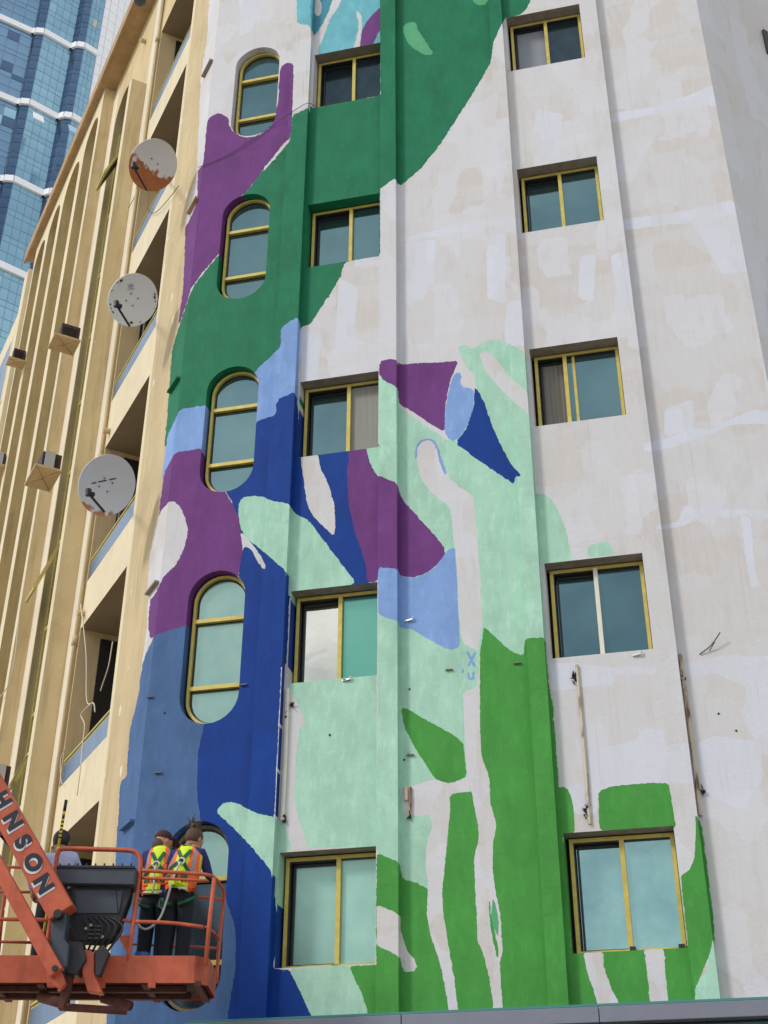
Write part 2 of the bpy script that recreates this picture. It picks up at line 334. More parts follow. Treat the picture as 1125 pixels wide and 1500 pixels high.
# light blue, then everything below
pt('paint_light_blue', Z6((640, 188), (566, 240), (565, 322), (450, 430), (440, 600), (470, 700), (640, 640)))
pt('paint_light_blue', Z6((245, 573), (130, 590), (75, 705), (50, 900), (105, 860), (240, 840)))
pt(W_, PX((236, 740), (228, 775), (220, 811), (216, 857), (217, 880), (215, 919), (212, 942), (207, 980), (205, 995), (222, 965), (262, 930), (262, 740)))
pt('paint_slate', ZB((275, 100), (150, 150), (150, 180), (131, 215)), PX((209, 972), (206, 990), (203, 1016), (197.7, 1040), (190.6, 1067), (187.7, 1101), (185, 1139), (176, 1145), (175, 1162), (173, 1204), (171, 1223), (169, 1270), (150, 1600)), ZB((440, 1600), (440, 1100), (430, 400)))
pt('paint_navy', Z6((462, 642), (548, 615), (550, 550), (628, 513), (641, 590), (648, 780), (870, 740), (955, 1345), (800, 1365), (605, 1400)),
   ZB((608, 265), (590, 268), (585, 400), (566, 790), (560, 965), (575, 1100), (583, 1190), (560, 1311), (620, 1314), (712, 1510), (398, 1510), (405, 1480), (430, 1330), (436, 1250), (430, 1160), (400, 1070), (385, 900), (340, 830), (312, 800), (300, 690), (304, 570), (327, 460), (400, 300)), Z6((380, 1410), (385, 1290), (360, 1000), (322, 940)))
pt(W_, Z6((650, 770), (720, 765), (740, 850), (775, 920), (800, 1010), (803, 1110), (795, 1140), (740, 1090), (700, 1045), (680, 1000), (665, 900)))
pt('paint_mint', Z6((383, 1005), (398, 975), (430, 965), (490, 970), (530, 988), (606, 1001), (625, 1042), (690, 1075), (730, 1130), (830, 1262), (887, 1335), (880, 1350), (600, 1405), (588, 1290), (545, 1255), (500, 1215), (430, 1160), (400, 1125), (385, 1075)))
pt(W_, Z6((393, 1128), (405, 1132), (430, 1160), (470, 1210), (502, 1270), (495, 1288), (470, 1260), (440, 1200), (418, 1183), (402, 1195), (395, 1230), (388, 1200)))
pt('paint_purple', Z6((232, 760), (170, 768), (105, 780), (60, 870), (38, 1040), (30, 1240), (20, 1395)), PX((219, 880), (217, 919), (220, 937), (228, 930)), ZB((160, 165), (200, 150), (262, 134), (300, 60)), Z6((385, 1320), (386, 1290), (402, 1200), (385, 1060), (350, 990), (322, 943), (240, 890)))
pt(W_, Z6((90, 983), (130, 1010), (155, 1070), (163, 1130), (145, 1200), (110, 1270), (62, 1310), (20, 1395)), PX((219, 880), (216, 857), (220, 811), (228, 775), (233, 752)))
# bay two, lower storeys
pt('paint_mint', ZB((607, 326), (640, 322), (917, 300), (920, 890), (683, 897), (650, 790), (635, 720), (640, 600), (652, 480), (676, 470), (645, 400)))
pt('paint_mint', ZB((566, 789), (600, 800), (612, 850), (628, 905), (585, 910), (600, 1330), (573, 1100), (556, 975), (487, 890), (430, 830), (367, 772), (385, 745), (410, 738), (440, 742), (495, 773)))
pt('paint_mint', ZB((618, 1310), (825, 1296), (840, 1340), (870, 1400), (897, 1490), (705, 1495)))
pt('paint_grass_green', ZB((823, 1300), (920, 1296), (920, 1500), (898, 1500), (870, 1400), (840, 1340)))
# bay three with its two pilasters
pt('paint_mint', Y3((-5, 545), (8, 590), (42, 625), (42, 205), (118, 246), (130, 332), (322, 445), (365, 485), (455, 260), (430, 190), (385, 112), (378, 80), (410, 68), (435, 92), (500, 55), (545, 47), (600, 72), (664, 108), (678, 270), (682, 370), (748, 1310), (750, 1400), (480, 1400)),
   Y4((450, 0), (450, 560), (240, 560), (250, 1000), (190, 925), (140, 912), (122, 840), (33, 803)), Y3((40, 1500), (42, 625)))
pt('paint_purple', Z6((865, 740), (1000, 740), (990, 800), (990, 880)), Y3((42, 625), (118, 655), (135, 710), (155, 740), (210, 800), (290, 890), (328, 940), (300, 990), (250, 1035), (190, 1055), (135, 1050), (120, 1030), (42, 1030)), Z6((985, 1340), (940, 1340), (935, 1260), (890, 1130), (860, 1000), (855, 870)))
pt('paint_mint', Z6((935, 745), (1000, 745), (1000, 884), (985, 878), (950, 820)))
pt(W_, Y3((130, 318), (140, 325), (330, 440), (350, 470), (330, 475), (130, 340)))
pt('paint_purple', Y3((45, 142), (80, 133), (118, 133), (132, 156), (180, 152), (240, 147), (300, 146), (380, 140), (345, 220), (325, 320), (320, 440), (250, 400), (180, 350), (130, 325), (118, 248), (80, 232), (45, 208)))
pt(W_, Y3((385, 185), (440, 180), (458, 262), (388, 258)))
pt('paint_light_blue', Y3((365, 190), (395, 192), (386, 250), (445, 258), (442, 340), (410, 430), (365, 482), (335, 468), (322, 440), (322, 350), (345, 235)))
pt('paint_navy', Y3((455, 255), (490, 320), (520, 410), (560, 500), (610, 590), (648, 625), (617, 628), (615, 662), (500, 585), (365, 487), (410, 435), (445, 330), (446, 258)))
pt(W_, Y3((468, 110), (485, 100), (508, 100), (540, 135), (600, 210), (672, 275), (680, 368), (600, 300), (540, 240), (490, 180)))
pt('paint_mint', Y3((598, 70), (664, 108), (672, 275), (600, 205)))
pt(W_, Y3((205, 560), (198, 520), (212, 485), (235, 462), (268, 465), (292, 500), (312, 570), (345, 640), (400, 685), (440, 708), (455, 850), (470, 1040), (480, 1250), (460, 1366), (395, 1330), (380, 1200), (370, 1000), (355, 850), (345, 760), (270, 700), (220, 640)))
pt('paint_light_blue', Y3((203, 552), (205, 515), (218, 488), (240, 474), (262, 476), (284, 500), (298, 560), (320, 622), (332, 618), (310, 560), (294, 500), (275, 470), (240, 465), (210, 482), (197, 515), (196, 550)))
pt('paint_light_blue', Y3((40, 1012), (120, 1018), (136, 1052), (190, 1057), (250, 1037), (300, 992), (328, 942), (365, 925), (375, 1100), (385, 1352), (340, 1362), (250, 1315), (180, 1272), (130, 1268), (120, 1236), (80, 1228), (40, 1210)))
pt('paint_light_blue', Y3((410, 1370), (420, 1365), (455, 1430), (445, 1434)))
pt('paint_light_blue', Y3((447, 1368), (457, 1372), (425, 1432), (416, 1426)))
pt('paint_light_blue', Y3((392, 1440), (402, 1440), (402, 1462), (393, 1462)))
pt('paint_light_blue', Y3((414, 1455), (424, 1455), (428, 1478), (436, 1478), (438, 1452), (448, 1452), (446, 1488), (418, 1488)))
pt('paint_grass_green', Y3((487, 1262), (540, 1312), (600, 1366), (655, 1388), (660, 1312), (745, 1308), (760, 1500)), Y4((750, 200), (790, 760), (835, 1530), (430, 1530), (110, 1530), (30, 1530), (30, 1012), (32, 803), (122, 840), (140, 912), (190, 922), (243, 946), (238, 1060), (290, 1060), (325, 700), (328, 562), (424, 553), (450, 553), (452, 0)))
pt('paint_mint', Y4((136, 640), (300, 640), (300, 700), (245, 780), (245, 952), (190, 922), (142, 912)))
pt(W_, Y4((136, 535), (190, 530), (240, 512), (268, 504), (330, 522), (405, 488), (412, 548), (422, 553), (328, 564), (335, 630), (325, 680), (298, 750), (294, 830), (298, 950), (305, 1060), (325, 1180), (350, 1330), (370, 1500), (330, 1500), (320, 1400), (295, 1270), (250, 1130), (236, 1050), (243, 946), (232, 860), (235, 770), (258, 700), (250, 650), (180, 655), (140, 640)))
pt(W_, Y4((452, 0), (442, 128), (385, 150), (388, 300), (400, 490), (420, 560), (426, 600), (445, 690), (450, 735), (428, 830), (432, 920), (440, 1060), (442, 1150), (470, 1230), (490, 1310), (520, 1500), (552, 1500), (540, 1360), (532, 1250), (545, 1210), (537, 1060), (516, 960), (505, 870), (505, 770), (521, 690), (495, 600), (490, 490), (460, 415), (453, 300)))
pt('paint_fresh_green', Y4((505, 985), (515, 1010), (530, 1075), (528, 1150), (515, 1120), (492, 1080), (500, 1040)))
pt('paint_grass_green', Y4((488, 1000), (492, 1000), (500, 1070), (530, 1200), (526, 1240), (510, 1180), (494, 1100)))
pt('paint_grass_green', Y4((132, 215), (150, 212), (220, 255), (340, 320), (385, 355), (400, 490), (370, 508), (330, 522), (300, 515), (270, 503), (230, 440), (190, 380), (145, 290)))
pt(W_, Y4((32, 1013), (70, 1030), (122, 1050), (132, 1130), (160, 1210), (185, 1232), (200, 1280), (145, 1292), (124, 1226), (80, 1200), (32, 1182)))
# bay four
pt('paint_mint', Y3((700, 700), (745, 702), (785, 740), (830, 840), (862, 985), (700, 1000)))
pt('paint_mint', Y3((925, 920), (1010, 902), (1035, 940), (1035, 962), (925, 968)))
pt('paint_grass_green', Y5((70, 778), (105, 775), (118, 810), (127, 850), (130, 920), (90, 925), (105, 1000), (118, 1300), (100, 1300)))
pt('paint_grass_green', Y5((200, 790), (240, 775), (350, 765), (416, 765), (438, 900), (205, 910)))
pt('paint_grass_green', Y5((105, 1285), (485, 1262), (500, 1385), (520, 1500), (105, 1500)))
pt(W_, Y5((153, 1280), (217, 1278), (215, 1320), (240, 1390), (275, 1460), (208, 1465), (170, 1350)))
pt(W_, Y5((340, 1270), (400, 1266), (405, 1340), (418, 1460), (362, 1465), (352, 1360)))
pt('paint_grass_green', Y5((498, 855), (518, 900), (552, 1170), (556, 1250), (500, 1388), (478, 1290), (452, 1048), (480, 1030), (492, 1000), (499, 930)))
pt('paint_mint', Y5((552, 1238), (585, 1500), (494, 1500), (498, 1387), (530, 1340)))

def vnoise(x, y, s):
    return math.sin(x*1.7+s)*.5+math.sin(y*1.3+x*.9+s*2.1)*.5+math.sin(x*.53-y*2.3+s*.7)*.4
def roughen(poly):
    P = []                                                        # split long edges, soften corners, add brush raggedness
    for (a, b), (c, d) in zip(poly, poly[1:]+poly[:1]):
        k = max(1, int(math.hypot(c-a, d-b)/12))
        P += [(a+(c-a)*t/k, b+(d-b)*t/k) for t in range(k)]
    Q = []
    for (a, b), (c, d) in zip(P, P[1:]+P[:1]): Q += [(a*.75+c*.25, b*.75+d*.25), (a*.25+c*.75, b*.25+d*.75)]
    P = []
    for (a, b), (c, d) in zip(Q, Q[1:]+Q[:1]):
        k = max(1, int(math.hypot(c-a, d-b)/2.6))
        P += [(a+(c-a)*t/k, b+(d-b)*t/k) for t in range(k)]
    return [(x+.5*vnoise(x, y, 1)+random.uniform(-.42, .42)+(random.random() < .04)*random.uniform(-1.3, 1.3), y+.5*vnoise(y, x, 4)+random.uniform(-.42, .42)) for x, y in P]
MURAL_R = [(m, np.array(roughen(p))) for m, p in MURAL]
def clip_box(P, x0, x1, y0, y1):
    P = [tuple(p) for p in P]
    for ax, lim, sg in ((0, x0, 1), (0, x1, -1), (1, y0, 1), (1, y1, -1)):
        o = []
        for p, q in zip(P, P[1:]+P[:1]):
            ip, iq = (p[ax]-lim)*sg >= 0, (q[ax]-lim)*sg >= 0
            if ip: o.append(p)
            if ip != iq:
                t = (lim-p[ax])/(q[ax]-p[ax]); o.append((p[0]+(q[0]-p[0])*t, p[1]+(q[1]-p[1])*t))
        P = o
        if not P: return []
    return P
def paint_at(px, py, base=W_):
    m = base
    for k, P in MURAL_R:
        if P[:, 0].min() < px < P[:, 0].max() and P[:, 1].min() < py < P[:, 1].max() and pip(P, np.array([px]), np.array([py]))[0]: m = k
    return m
MAT_LIST = [W_, 'wall_beige', 'wall_cream', 'wall_pale', 'wall_tan', 'wall_olive_shaded', 'soffit_grey', 'peel']+sorted({m for m, _ in MURAL}-{W_})
MI = {m: i for i, m in enumerate(MAT_LIST)}
def painted_sheet(name, fr, off, outer, holes, base, extra=(), parent=None, mural=True):
    """one planar piece of wall at distance off in front of plane fr, cut by its openings, coloured by the mural"""
    outer = [tuple(p) for p in outer]; us = [p[0] for p in outer]; zs = [p[1] for p in outer]
    cs = [proj(fr.wor(u, off, z)) for u, z in outer]
    bx = (min(c[0] for c in cs)-4, max(c[0] for c in cs)+4, max(min(c[1] for c in cs), -60)-4, min(max(c[1] for c in cs), 1560)+4)
    layers = [(m, np.array(p)) for m, p in extra]
    if mural:
        for m, P in MURAL_R:
            c = clip_box(P, *bx)
            if len(c) > 2: layers.append((m, np.array([fr.uz(x, y, off) for x, y in c])))
    V, E = [], []
    def loop(P):
        k = len(V); n = len(P); V.extend(Vector(p) for p in P); E.extend((k+i, k+(i+1) % n) for i in range(n))
    loop(outer)
    for h in holes: loop(h)
    for _, P in layers: loop([tuple(map(float, p)) for p in P])
    vs, _, fs, *_ = delaunay_2d_cdt(V, E, [], 0, 1e-5)
    va = np.array([tuple(v) for v in vs]); fa = np.array([f for f in fs if len(f) == 3]); c = va[fa].mean(1); X, Y = c[:, 0], c[:, 1]
    keep = pip(np.array(outer), X, Y)
    for h in holes: keep &= ~pip(np.array(h), X, Y)
    mi = np.full(len(fa), MI[base])
    for m, P in layers: mi[pip(P, X, Y)] = MI[m]
    fa, mi = fa[keep], mi[keep]
    used = np.unique(fa); rm = -np.ones(len(va), int); rm[used] = np.arange(len(used))
    b = MB(); b.v = [tuple(fr.loc(float(u), off, float(z))) for u, z in va[used]]
    want = -1 if fr.os < 0 else 1
    b.f = []
    for f in rm[fa]:
        p, q, r = (Vector(b.v[i]) for i in f); nrm = (q-p).cross(r-p)
        b.f.append(tuple(int(i) for i in (f if nrm.y*fr.os > 0 else f[::-1])))
    b.mi = [int(i) for i in mi]
    return b.build(name, MAT_LIST, parent, frame=fr)

# ---------------------------------------------------------------- ground
GZ = -1.6
g = MB(); g.box(-400, 400, -200, 600, GZ-.3, GZ); tag(g.build('ground', 'paving'), kind='structure')
g = MB(); g.box(-400, 400, -14, 8.5, GZ, GZ+.012); tag(g.build('road', 'asphalt'), kind='structure')
g = MB()
for k in range(-20, 21): g.box(k*8-1.5, k*8+1.5, -3.1, -2.95, GZ+.012, GZ+.018)
g.build('road_marking', 'frame_white', bpy.data.objects['road'])
g = MB(); g.box(-400, 400, 8.5, 8.75, GZ, GZ+.13); tag(g.build('kerb', 'concrete_back'), kind='structure')

# ================================================================= the painted building
ROOF = 28.8
bld = empty('apartment_building', (0, 0, 0), 'corner apartment block, front half covered in a colourful unfinished mural, beige arcaded side', 'building')
ROWS = [18.54, 14.71, 10.92, 7.21, 3.45]; WH = 1.425
ARCH_TOP = [20.49, 16.65, 12.85, 9.11, 5.37]; AH = 2.38; AU0, AU1 = -2.92, -2.05; AR = (AU1-AU0)/2
PIL = [(-1.77, -1.40), (-.06, .22), (1.97, 2.2), (3.6, 3.88)]; PD = .13
BAYS = [(-3.39, -1.77), (-1.40, -.06), (.22, 1.97), (2.2, 3.6), (3.88, 5.6)]
def stadium(c, top, h, r, n=14):
    o = [(c+r*math.cos(t), top-r+r*math.sin(t)) for t in [math.pi*k/n for k in range(n+1)]]
    return o+[(c+r*math.cos(t), top-h+r+r*math.sin(t)) for t in [math.pi+math.pi*k/n for k in range(n+1)]]
def arch(c, top, r, zb, n=12):
    return [(c+r, zb)]+[(c+r*math.cos(t), top-r+r*math.sin(t)) for t in [math.pi*k/n for k in range(n+1)]]+[(c-r, zb)]
W2 = (-1.36, -.075); W4 = (2.26, 3.585)
rect = lambda a, b, c, d: [(a, c), (b, c), (b, d), (a, d)]
hol = {0: [stadium((AU0+AU1)/2, t, AH, AR) for t in ARCH_TOP],
       1: [rect(*W2, z, z+WH) for z in ROWS], 3: [rect(*W4, z, z+WH) for z in ROWS]}
SMUDGES = [('smudge', 0, 0)]
for i, (a, b) in enumerate(BAYS):
    wl = painted_sheet('wall', MAIN, 0, rect(a, b, GZ, ROOF), hol.get(i, []), W_, parent=bld)
# pilasters: front sheet plus the two returns
for i, (a, b) in enumerate(PIL):
    p = painted_sheet('pilaster', MAIN, PD, rect(a, b, GZ, ROOF), [], W_, parent=bld)
    s = MB(); z = GZ
    while z < ROOF:
        z2 = min(z+.045 if z < 22 else 40, ROOF)
        for u, uu in ((a, a+.015), (b, b-.015)):
            q = proj(MAIN.wor(uu, PD, (z+z2)/2)); m = MI[paint_at(*q)] if -20 < q[1] < 1500 else 0
            A, B = MAIN.loc(u, 0, z), MAIN.loc(u, PD, z); C_, D_ = MAIN.loc(u, PD, z2), MAIN.loc(u, 0, z2)
            s.quad(*((B, A, D_, C_) if u == b else (A, B, C_, D_)), mi=m)
        z = z2
    s.build('pilaster_side', MAT_LIST, p); s_ = bpy.data.objects[p.name]
# reveals of every opening, coloured like the wall they cut through (soffits left in bare render)
def reveal(pts, depth, fr, name, parent, soffit=None, off=0, base=W_, closed=True, fixed=None):
    s = MB(); n = len(pts); c = (sum(p[0] for p in pts)/n, sum(p[1] for p in pts)/n)
    for k in range(n if closed else n-1):
        p, q = pts[k], pts[(k+1) % n]
        seg = max(1, int(math.hypot(q[0]-p[0], q[1]-p[1])/.12))
        for j in range(seg):
            p1 = (p[0]+(q[0]-p[0])*j/seg, p[1]+(q[1]-p[1])*j/seg); q1 = (p[0]+(q[0]-p[0])*(j+1)/seg, p[1]+(q[1]-p[1])*(j+1)/seg)
            m = (p1[0]+q1[0])/2, (p1[1]+q1[1])/2
            if fixed: mm = fixed
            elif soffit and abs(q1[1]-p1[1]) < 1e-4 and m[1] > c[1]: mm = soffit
            else:
                mo = (m[0]+(m[0]-c[0])*.04, m[1]+(m[1]-c[1])*.03); mm = paint_at(*proj(fr.wor(mo[0], off, mo[1])), base=base)
            s.quad(fr.loc(p1[0], off, p1[1]), fr.loc(q1[0], off, q1[1]), fr.loc(q1[0], off-depth, q1[1]), fr.loc(p1[0], off-depth, p1[1]), mi=MI[mm])
    return s.build(name, MAT_LIST, parent, frame=fr)
# ---- windows
def fbox(b, fr, u0, u1, o0, o1, z0, z1, mi=0):
    p, q = fr.loc(u0, o0, z0), fr.loc(u1, o1, z1)
    b.box(min(p.x, q.x), max(p.x, q.x), min(p.y, q.y), max(p.y, q.y), z0, z1, mi)
def rect_window(fr, u0, u1, z0, z1, depth, left, right, split=.5, mull='frame_gold', two=False, curtain=None):
    W = MB(); f = .048; d = depth
    fbox(W, fr, u0, u1, -d-.08, -d+.0, z0, z0+f); fbox(W, fr, u0, u1, -d-.08, -d, z1-f, z1)
    fbox(W, fr, u0, u0+f, -d-.08, -d, z0+f, z1-f); fbox(W, fr, u1-f, u1, -d-.08, -d, z0+f, z1-f)
    fbox(W, fr, u0+f, u0+f+.012, -d-.1, -d-.012, z0+f, z1-f, 1); fbox(W, fr, u0+f+.012, u1-f, -d-.1, -d-.012, z1-f-.014, z1-f, 1)  # dark lines at left and top paint the shade beside the frame
    w_ = W.build('window', ['frame_gold', 'frame_dark'], bld, frame=fr)
    um = u0+(u1-u0)*split
    def child(b, name, m):
        o = b.build(name, m, w_); return o
    b = MB(); fbox(b, fr, um-.028, um+.03, -d-.07, -d+.012, z0+f*.6, z1-f*.6); child(b, 'mullion', mull)
    if two:
        b = MB(); uq = u0+(u1-u0)*two; fbox(b, fr, uq-.02, uq+.02, -d-.09, -d-.02, z0+f, z1-f); child(b, 'mullion', 'frame_gold')
    # left sash slides behind the right one
    b = MB(); s = .03
    fbox(b, fr, u0+f, um-.028, -d-.12, -d-.1, z0+f, z0+f+s); fbox(b, fr, u0+f+.03, u0+f+.055, -d-.13, -d-.1, z0+f+s, z1-f-.02)
    fbox(b, fr, u0+f+.03, um-.028, -d-.13, -d-.1, z1-f-.05, z1-f-.02)
    child(b, 'sash', 'frame_dark')
    b = MB(); fbox(b, fr, u0+f+.02, um-.02, -d-.145, -d-.13, z0+f, z1-f); child(b, 'pane', left)
    b = MB(); fbox(b, fr, um+.03, u1-f, -d-.055, -d-.045, z0+f, z1-f); child(b, 'pane', right)
    return w_
B2 = [('glass_dark', 'glass_dark', .53), ('glass_teal', 'glass_teal', .53), ('glass_teal', 'curtain', .55), ('glass_silver', 'glass_turquoise', .5), ('glass_frosted', 'glass_frosted', .54)]
B4 = [('curtain_light', 'glass_dark', .5), ('glass_teal', 'glass_teal', .5), ('curtain_fold', 'glass_teal', .36), ('glass_teal', 'glass_teal', .49), ('glass_aqua', 'glass_aqua', .5)]
DEP = .2
for r, z in enumerate(ROWS):
    l, rr, sp = B2[r]; rect_window(MAIN, W2[0]+.03, -.03, z+.012, z+WH-.02, DEP, l, rr, sp)
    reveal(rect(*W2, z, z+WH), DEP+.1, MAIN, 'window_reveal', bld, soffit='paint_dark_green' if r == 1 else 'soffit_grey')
    l, rr, sp = B4[r]; rect_window(MAIN, W4[0]+.045, W4[1]-.01, z+.012, z+WH-.02, DEP, l, rr, sp, mull='frame_white' if r == 3 else 'frame_gold', two=.46 if r == 2 else False)
    if r == 4:
        for u_, w2_ in ((.66, .03), (W4[0]-W4[0]+0, 0)):
            if w2_:
                b = MB(); fbox(b, MAIN, -.69, -.61, -DEP+.0, -DEP+.02, z+.015, z+.05); b.build('latch', 'frame_dark', bld, frame=MAIN)
        for u_ in (2.96, 3.52): b = MB(); fbox(b, MAIN, u_-.035, u_+.035, -DEP+.0, -DEP+.025, z+.012, z+.085); b.build('latch', 'frame_dark', bld, frame=MAIN)
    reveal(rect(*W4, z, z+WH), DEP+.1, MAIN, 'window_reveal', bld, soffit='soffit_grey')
def arched_window(top, panes):
    c = (AU0+AU1)/2+.03; r = AR-.015; d = .13; W = MB()
    A = stadium(c, top-.02, AH-.03, r, 16); B = stadium(c, top-.06, AH-.11, r-.042, 16); n = len(A)
    for k in range(n):
        j = (k+1) % n; o0, o1 = -d, -d-.07
        W.quad(MAIN.loc(*[A[k][0], o0, A[k][1]]), MAIN.loc(B[k][0], o0, B[k][1]), MAIN.loc(B[j][0], o0, B[j][1]), MAIN.loc(A[j][0], o0, A[j][1]))
        W.quad(MAIN.loc(B[k][0], o0, B[k][1]), MAIN.loc(B[k][0], o1, B[k][1]), MAIN.loc(B[j][0], o1, B[j][1]), MAIN.loc(B[j][0], o0, B[j][1]))
    w_ = W.build('arched_window', 'frame_gold' if top > 6 else 'frame_weathered', bld, frame=MAIN)
    D2 = stadium(c, top-.085, AH-.16, r-.068, 16); b = MB()      # dark inner gasket
    for k in range(n):
        j = (k+1) % n
        b.quad(MAIN.loc(B[k][0], -d-.05, B[k][1]), MAIN.loc(D2[k][0], -d-.05, D2[k][1]), MAIN.loc(D2[j][0], -d-.05, D2[j][1]), MAIN.loc(B[j][0], -d-.05, B[j][1]))
    b.build('gasket', 'frame_dark', w_)
    z1, z2 = top-.73, top-1.78
    for z in (z1, z2):
        b = MB(); fbox(b, MAIN, c-r+.045, c+r-.045, -d-.05, -d+.01, z-.035, z+.025); b.build('mullion', 'frame_gold', w_)
    def pane(P, m, dd=.06):
        b = MB(); k = len(P); b.add([MAIN.loc(u, -d-dd, z) for u, z in P]+[MAIN.loc(u, -d-dd-.01, z) for u, z in P], [tuple(range(k))[::-1], tuple(range(k, 2*k))]+[(i, (i+1) % k, k+(i+1) % k, k+i) for i in range(k)]); b.build('pane', m, w_)
    i = r-.06; T = top-.07; Bz = top-AH+.06
    pane([(c-i, z1+.03)]+[(c+i*math.cos(math.pi-t), T-i+i*math.sin(math.pi-t)) for t in [math.pi*k/14 for k in range(15)]]+[(c+i, z1+.03)], panes[0])
    pane(rect(c-i, c+i, z2+.03, z1-.045), panes[1])
    pane([(c+i, z2-.045), (c-i, z2-.045)]+[(c+i*math.cos(math.pi+t), Bz+i+i*math.sin(math.pi+t)) for t in [math.pi*k/14 for k in range(15)]], panes[2])
    reveal(stadium(c-.03, top, AH, AR, 14), d+.1, MAIN, 'window_reveal', bld)
for k, t in enumerate(ARCH_TOP):
    arched_window(t, [('glass_teal',)*3, ('glass_teal',)*3, ('glass_teal',)*3, ('glass_mist',)*3, ('glass_mist', 'glass_dark', 'glass_dark')][k])

# ---- beige side wing
SO, PB = [3.4, 7.3, 11.2, 15.25, 19.15, 23.2], [6.3, 10.25, 14.15, 18.2, 22.35, 26.3]
BS0, BS1 = 1.95, 4.6
w_holes = [rect(BS0, BS1, a, b) for a, b in zip(SO, PB)]
w_holes.append(arch(7.85, 27.5, .68, 0.6, 16))
w_extra = [('wall_tan', rect(-.1, 1.78, GZ, ROOF))]
w_extra += [('wall_cream', rect(BS0, BS1, PB[k-1] if k else GZ, SO[k])) for k in range(6)]+[('wall_cream', rect(1.8, 1.949, GZ, ROOF)), ('wall_pale', rect(4.78, 5.42, GZ, ROOF)), ('wall_pale', rect(8.62, 9.12, GZ, ROOF))]
for k in range(26):                                          # flakes of peeled paint
    s_, z_ = random.choice([random.uniform(.6, 1.75), random.uniform(.6, 1.7), 1.8]), random.uniform(2.5, 22); rr = random.uniform(.02, .06)
    w_extra.append(('peel', [(s_+rr*random.uniform(.5, 1.2)*math.cos(t), z_+rr*1.7*random.uniform(.5, 1.3)*math.sin(t)) for t in [i*math.pi/4 for i in range(8)]]))
painted_sheet('wall', WING, 0, rect(0, 9.12, GZ, ROOF), w_holes, 'wall_beige', w_extra, bld)
AD = .3
a_open = [(9.38, 10.7), (11.12, 12.78), (13.2, 14.5), (14.9, 16.2)]
a_ex = []
for k in range(60):
    s_, z_ = random.choice([9.2, 10.85, 10.95, 13.0, 14.65])+random.uniform(-.06, .06), random.uniform(6, 27); rr = random.uniform(.02, .07)
    a_ex.append(('peel', [(s_+rr*random.uniform(.5, 1.2)*math.cos(t), z_+rr*2*random.uniform(.5, 1.3)*math.sin(t)) for t in [i*math.pi/4 for i in range(8)]]))
painted_sheet('wall', WING, AD, rect(9.12, 16.4, GZ, ROOF), [arch((a+b)/2, 28.25, (b-a)/2, .6, 14) for a, b in a_open], 'wall_cream', a_ex, bld, mural=False)
b = MB()
for s0, s1, o0, o1 in ((9.12, 9.12, 0, AD), (16.4, 16.4, 0, AD)):
    b.quad(WING.loc(s0, o0, GZ), WING.loc(s0, o1, GZ), WING.loc(s1, o1, ROOF), WING.loc(s1, o0, ROOF))
b.build('wall_return', 'wall_beige', bld, frame=WING)
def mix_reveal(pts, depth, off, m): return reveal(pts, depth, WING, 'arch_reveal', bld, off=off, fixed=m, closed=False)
mix_reveal(arch(7.85, 27.5, .68, .6, 16), .24, 0, 'wall_olive_shaded')
for a, b_ in a_open: mix_reveal(arch((a+b_)/2, 28.25, (b_-a)/2, .6, 14), .55, AD, 'wall_olive_shaded')
b = MB(); fbox(b, WING, 9.2, 16.3, -.35, -.27, .3, 28.4); b.build('back_wall', 'wall_tan', bld, frame=WING)
# tall window strip inside the first arch
w1 = MB()
fbox(w1, WING, 5.7, 8.6, -.3, -.24, .3, 27.3, 0)
strip = w1.build('stair_window', 'glass_dark', bld, frame=WING)
for z in [4.2+k*1.93 for k in range(12)]:
    b = MB(); fbox(b, WING, 5.72, 8.58, -.24, -.17, z, z+.07); b.build('transom', 'frame_olive', strip)
b = MB(); fbox(b, WING, 8.5, 8.575, -.238, -.16, .4, 26.6); b.build('jamb', 'frame_olive', strip)
b = MB(); fbox(b, WING, 7.0, 7.05, -.238, -.18, .4, 27); b.build('jamb', 'frame_olive', strip)
for z, hh, o, s_ in ((24.0, 1.15, .4, 7.4), (12.3, 1.5, .5, 7.4), (8.25, .8, .3, 7.4)):                    # sashes tilted open
    b = MB(); h = Vector((s_, -.12, z+hh)); e = Vector((s_, -.12+o, z)); L_ = .7
    b.quad(h, h+Vector((L_, 0, 0)), e+Vector((L_, 0, 0)), e, 1)
    b.beam(h, e, .05, .06); b.beam(h+Vector((L_, 0, 0)), e+Vector((L_, 0, 0)), .05, .06); b.beam(e, e+Vector((L_, 0, 0)), .05, .06); b.beam(h, h+Vector((L_, 0, 0)), .05, .06)
    b.build('open_sash', ['frame_olive', 'glass_dark'], strip)
# fin in front of the wall, near side faces the camera
b = MB(); fbox(b, WING, 5.42, 5.66, 0.002, .36, GZ, 25.3)
fbox(b, WING, 5.42, 5.66, .361, .372, GZ, 25.29, 1)  # paler front sheet: the fin's brightly lit edge put into its colour
fin = b.build('fin', ['wall_beige', 'wall_cream'], bld, frame=WING, bevel=.02)
# far end of the wing past the roof overhang
b = MB(); fbox(b, WING, 16.4, 60, -6, .12, GZ, 28.2); fbox(b, WING, 16.42, 17.0, .121, .42, GZ, 27.9)
far = b.build('wall', 'wall_cream', bld, frame=WING)
for z in (11.5, 16, 20.4, 24.6):
    b = MB(); fbox(b, WING, 19.2, 24.5, .121, .15, z, z+2.6); w_ = b.build('window', 'frame_white', bld, frame=WING)
    for k in range(5):
        b = MB(); fbox(b, WING, 19.3+k*1.04, 20.26+k*1.04, .15, .158, z+.1, z+2.5); b.build('pane', 'balcony_glass', w_)
b = MB(); fbox(b, WING, 17.6, 26, .122, 1.0, 13.6, 14.9); b.build('balcony', 'wall_cream', bld, frame=WING)
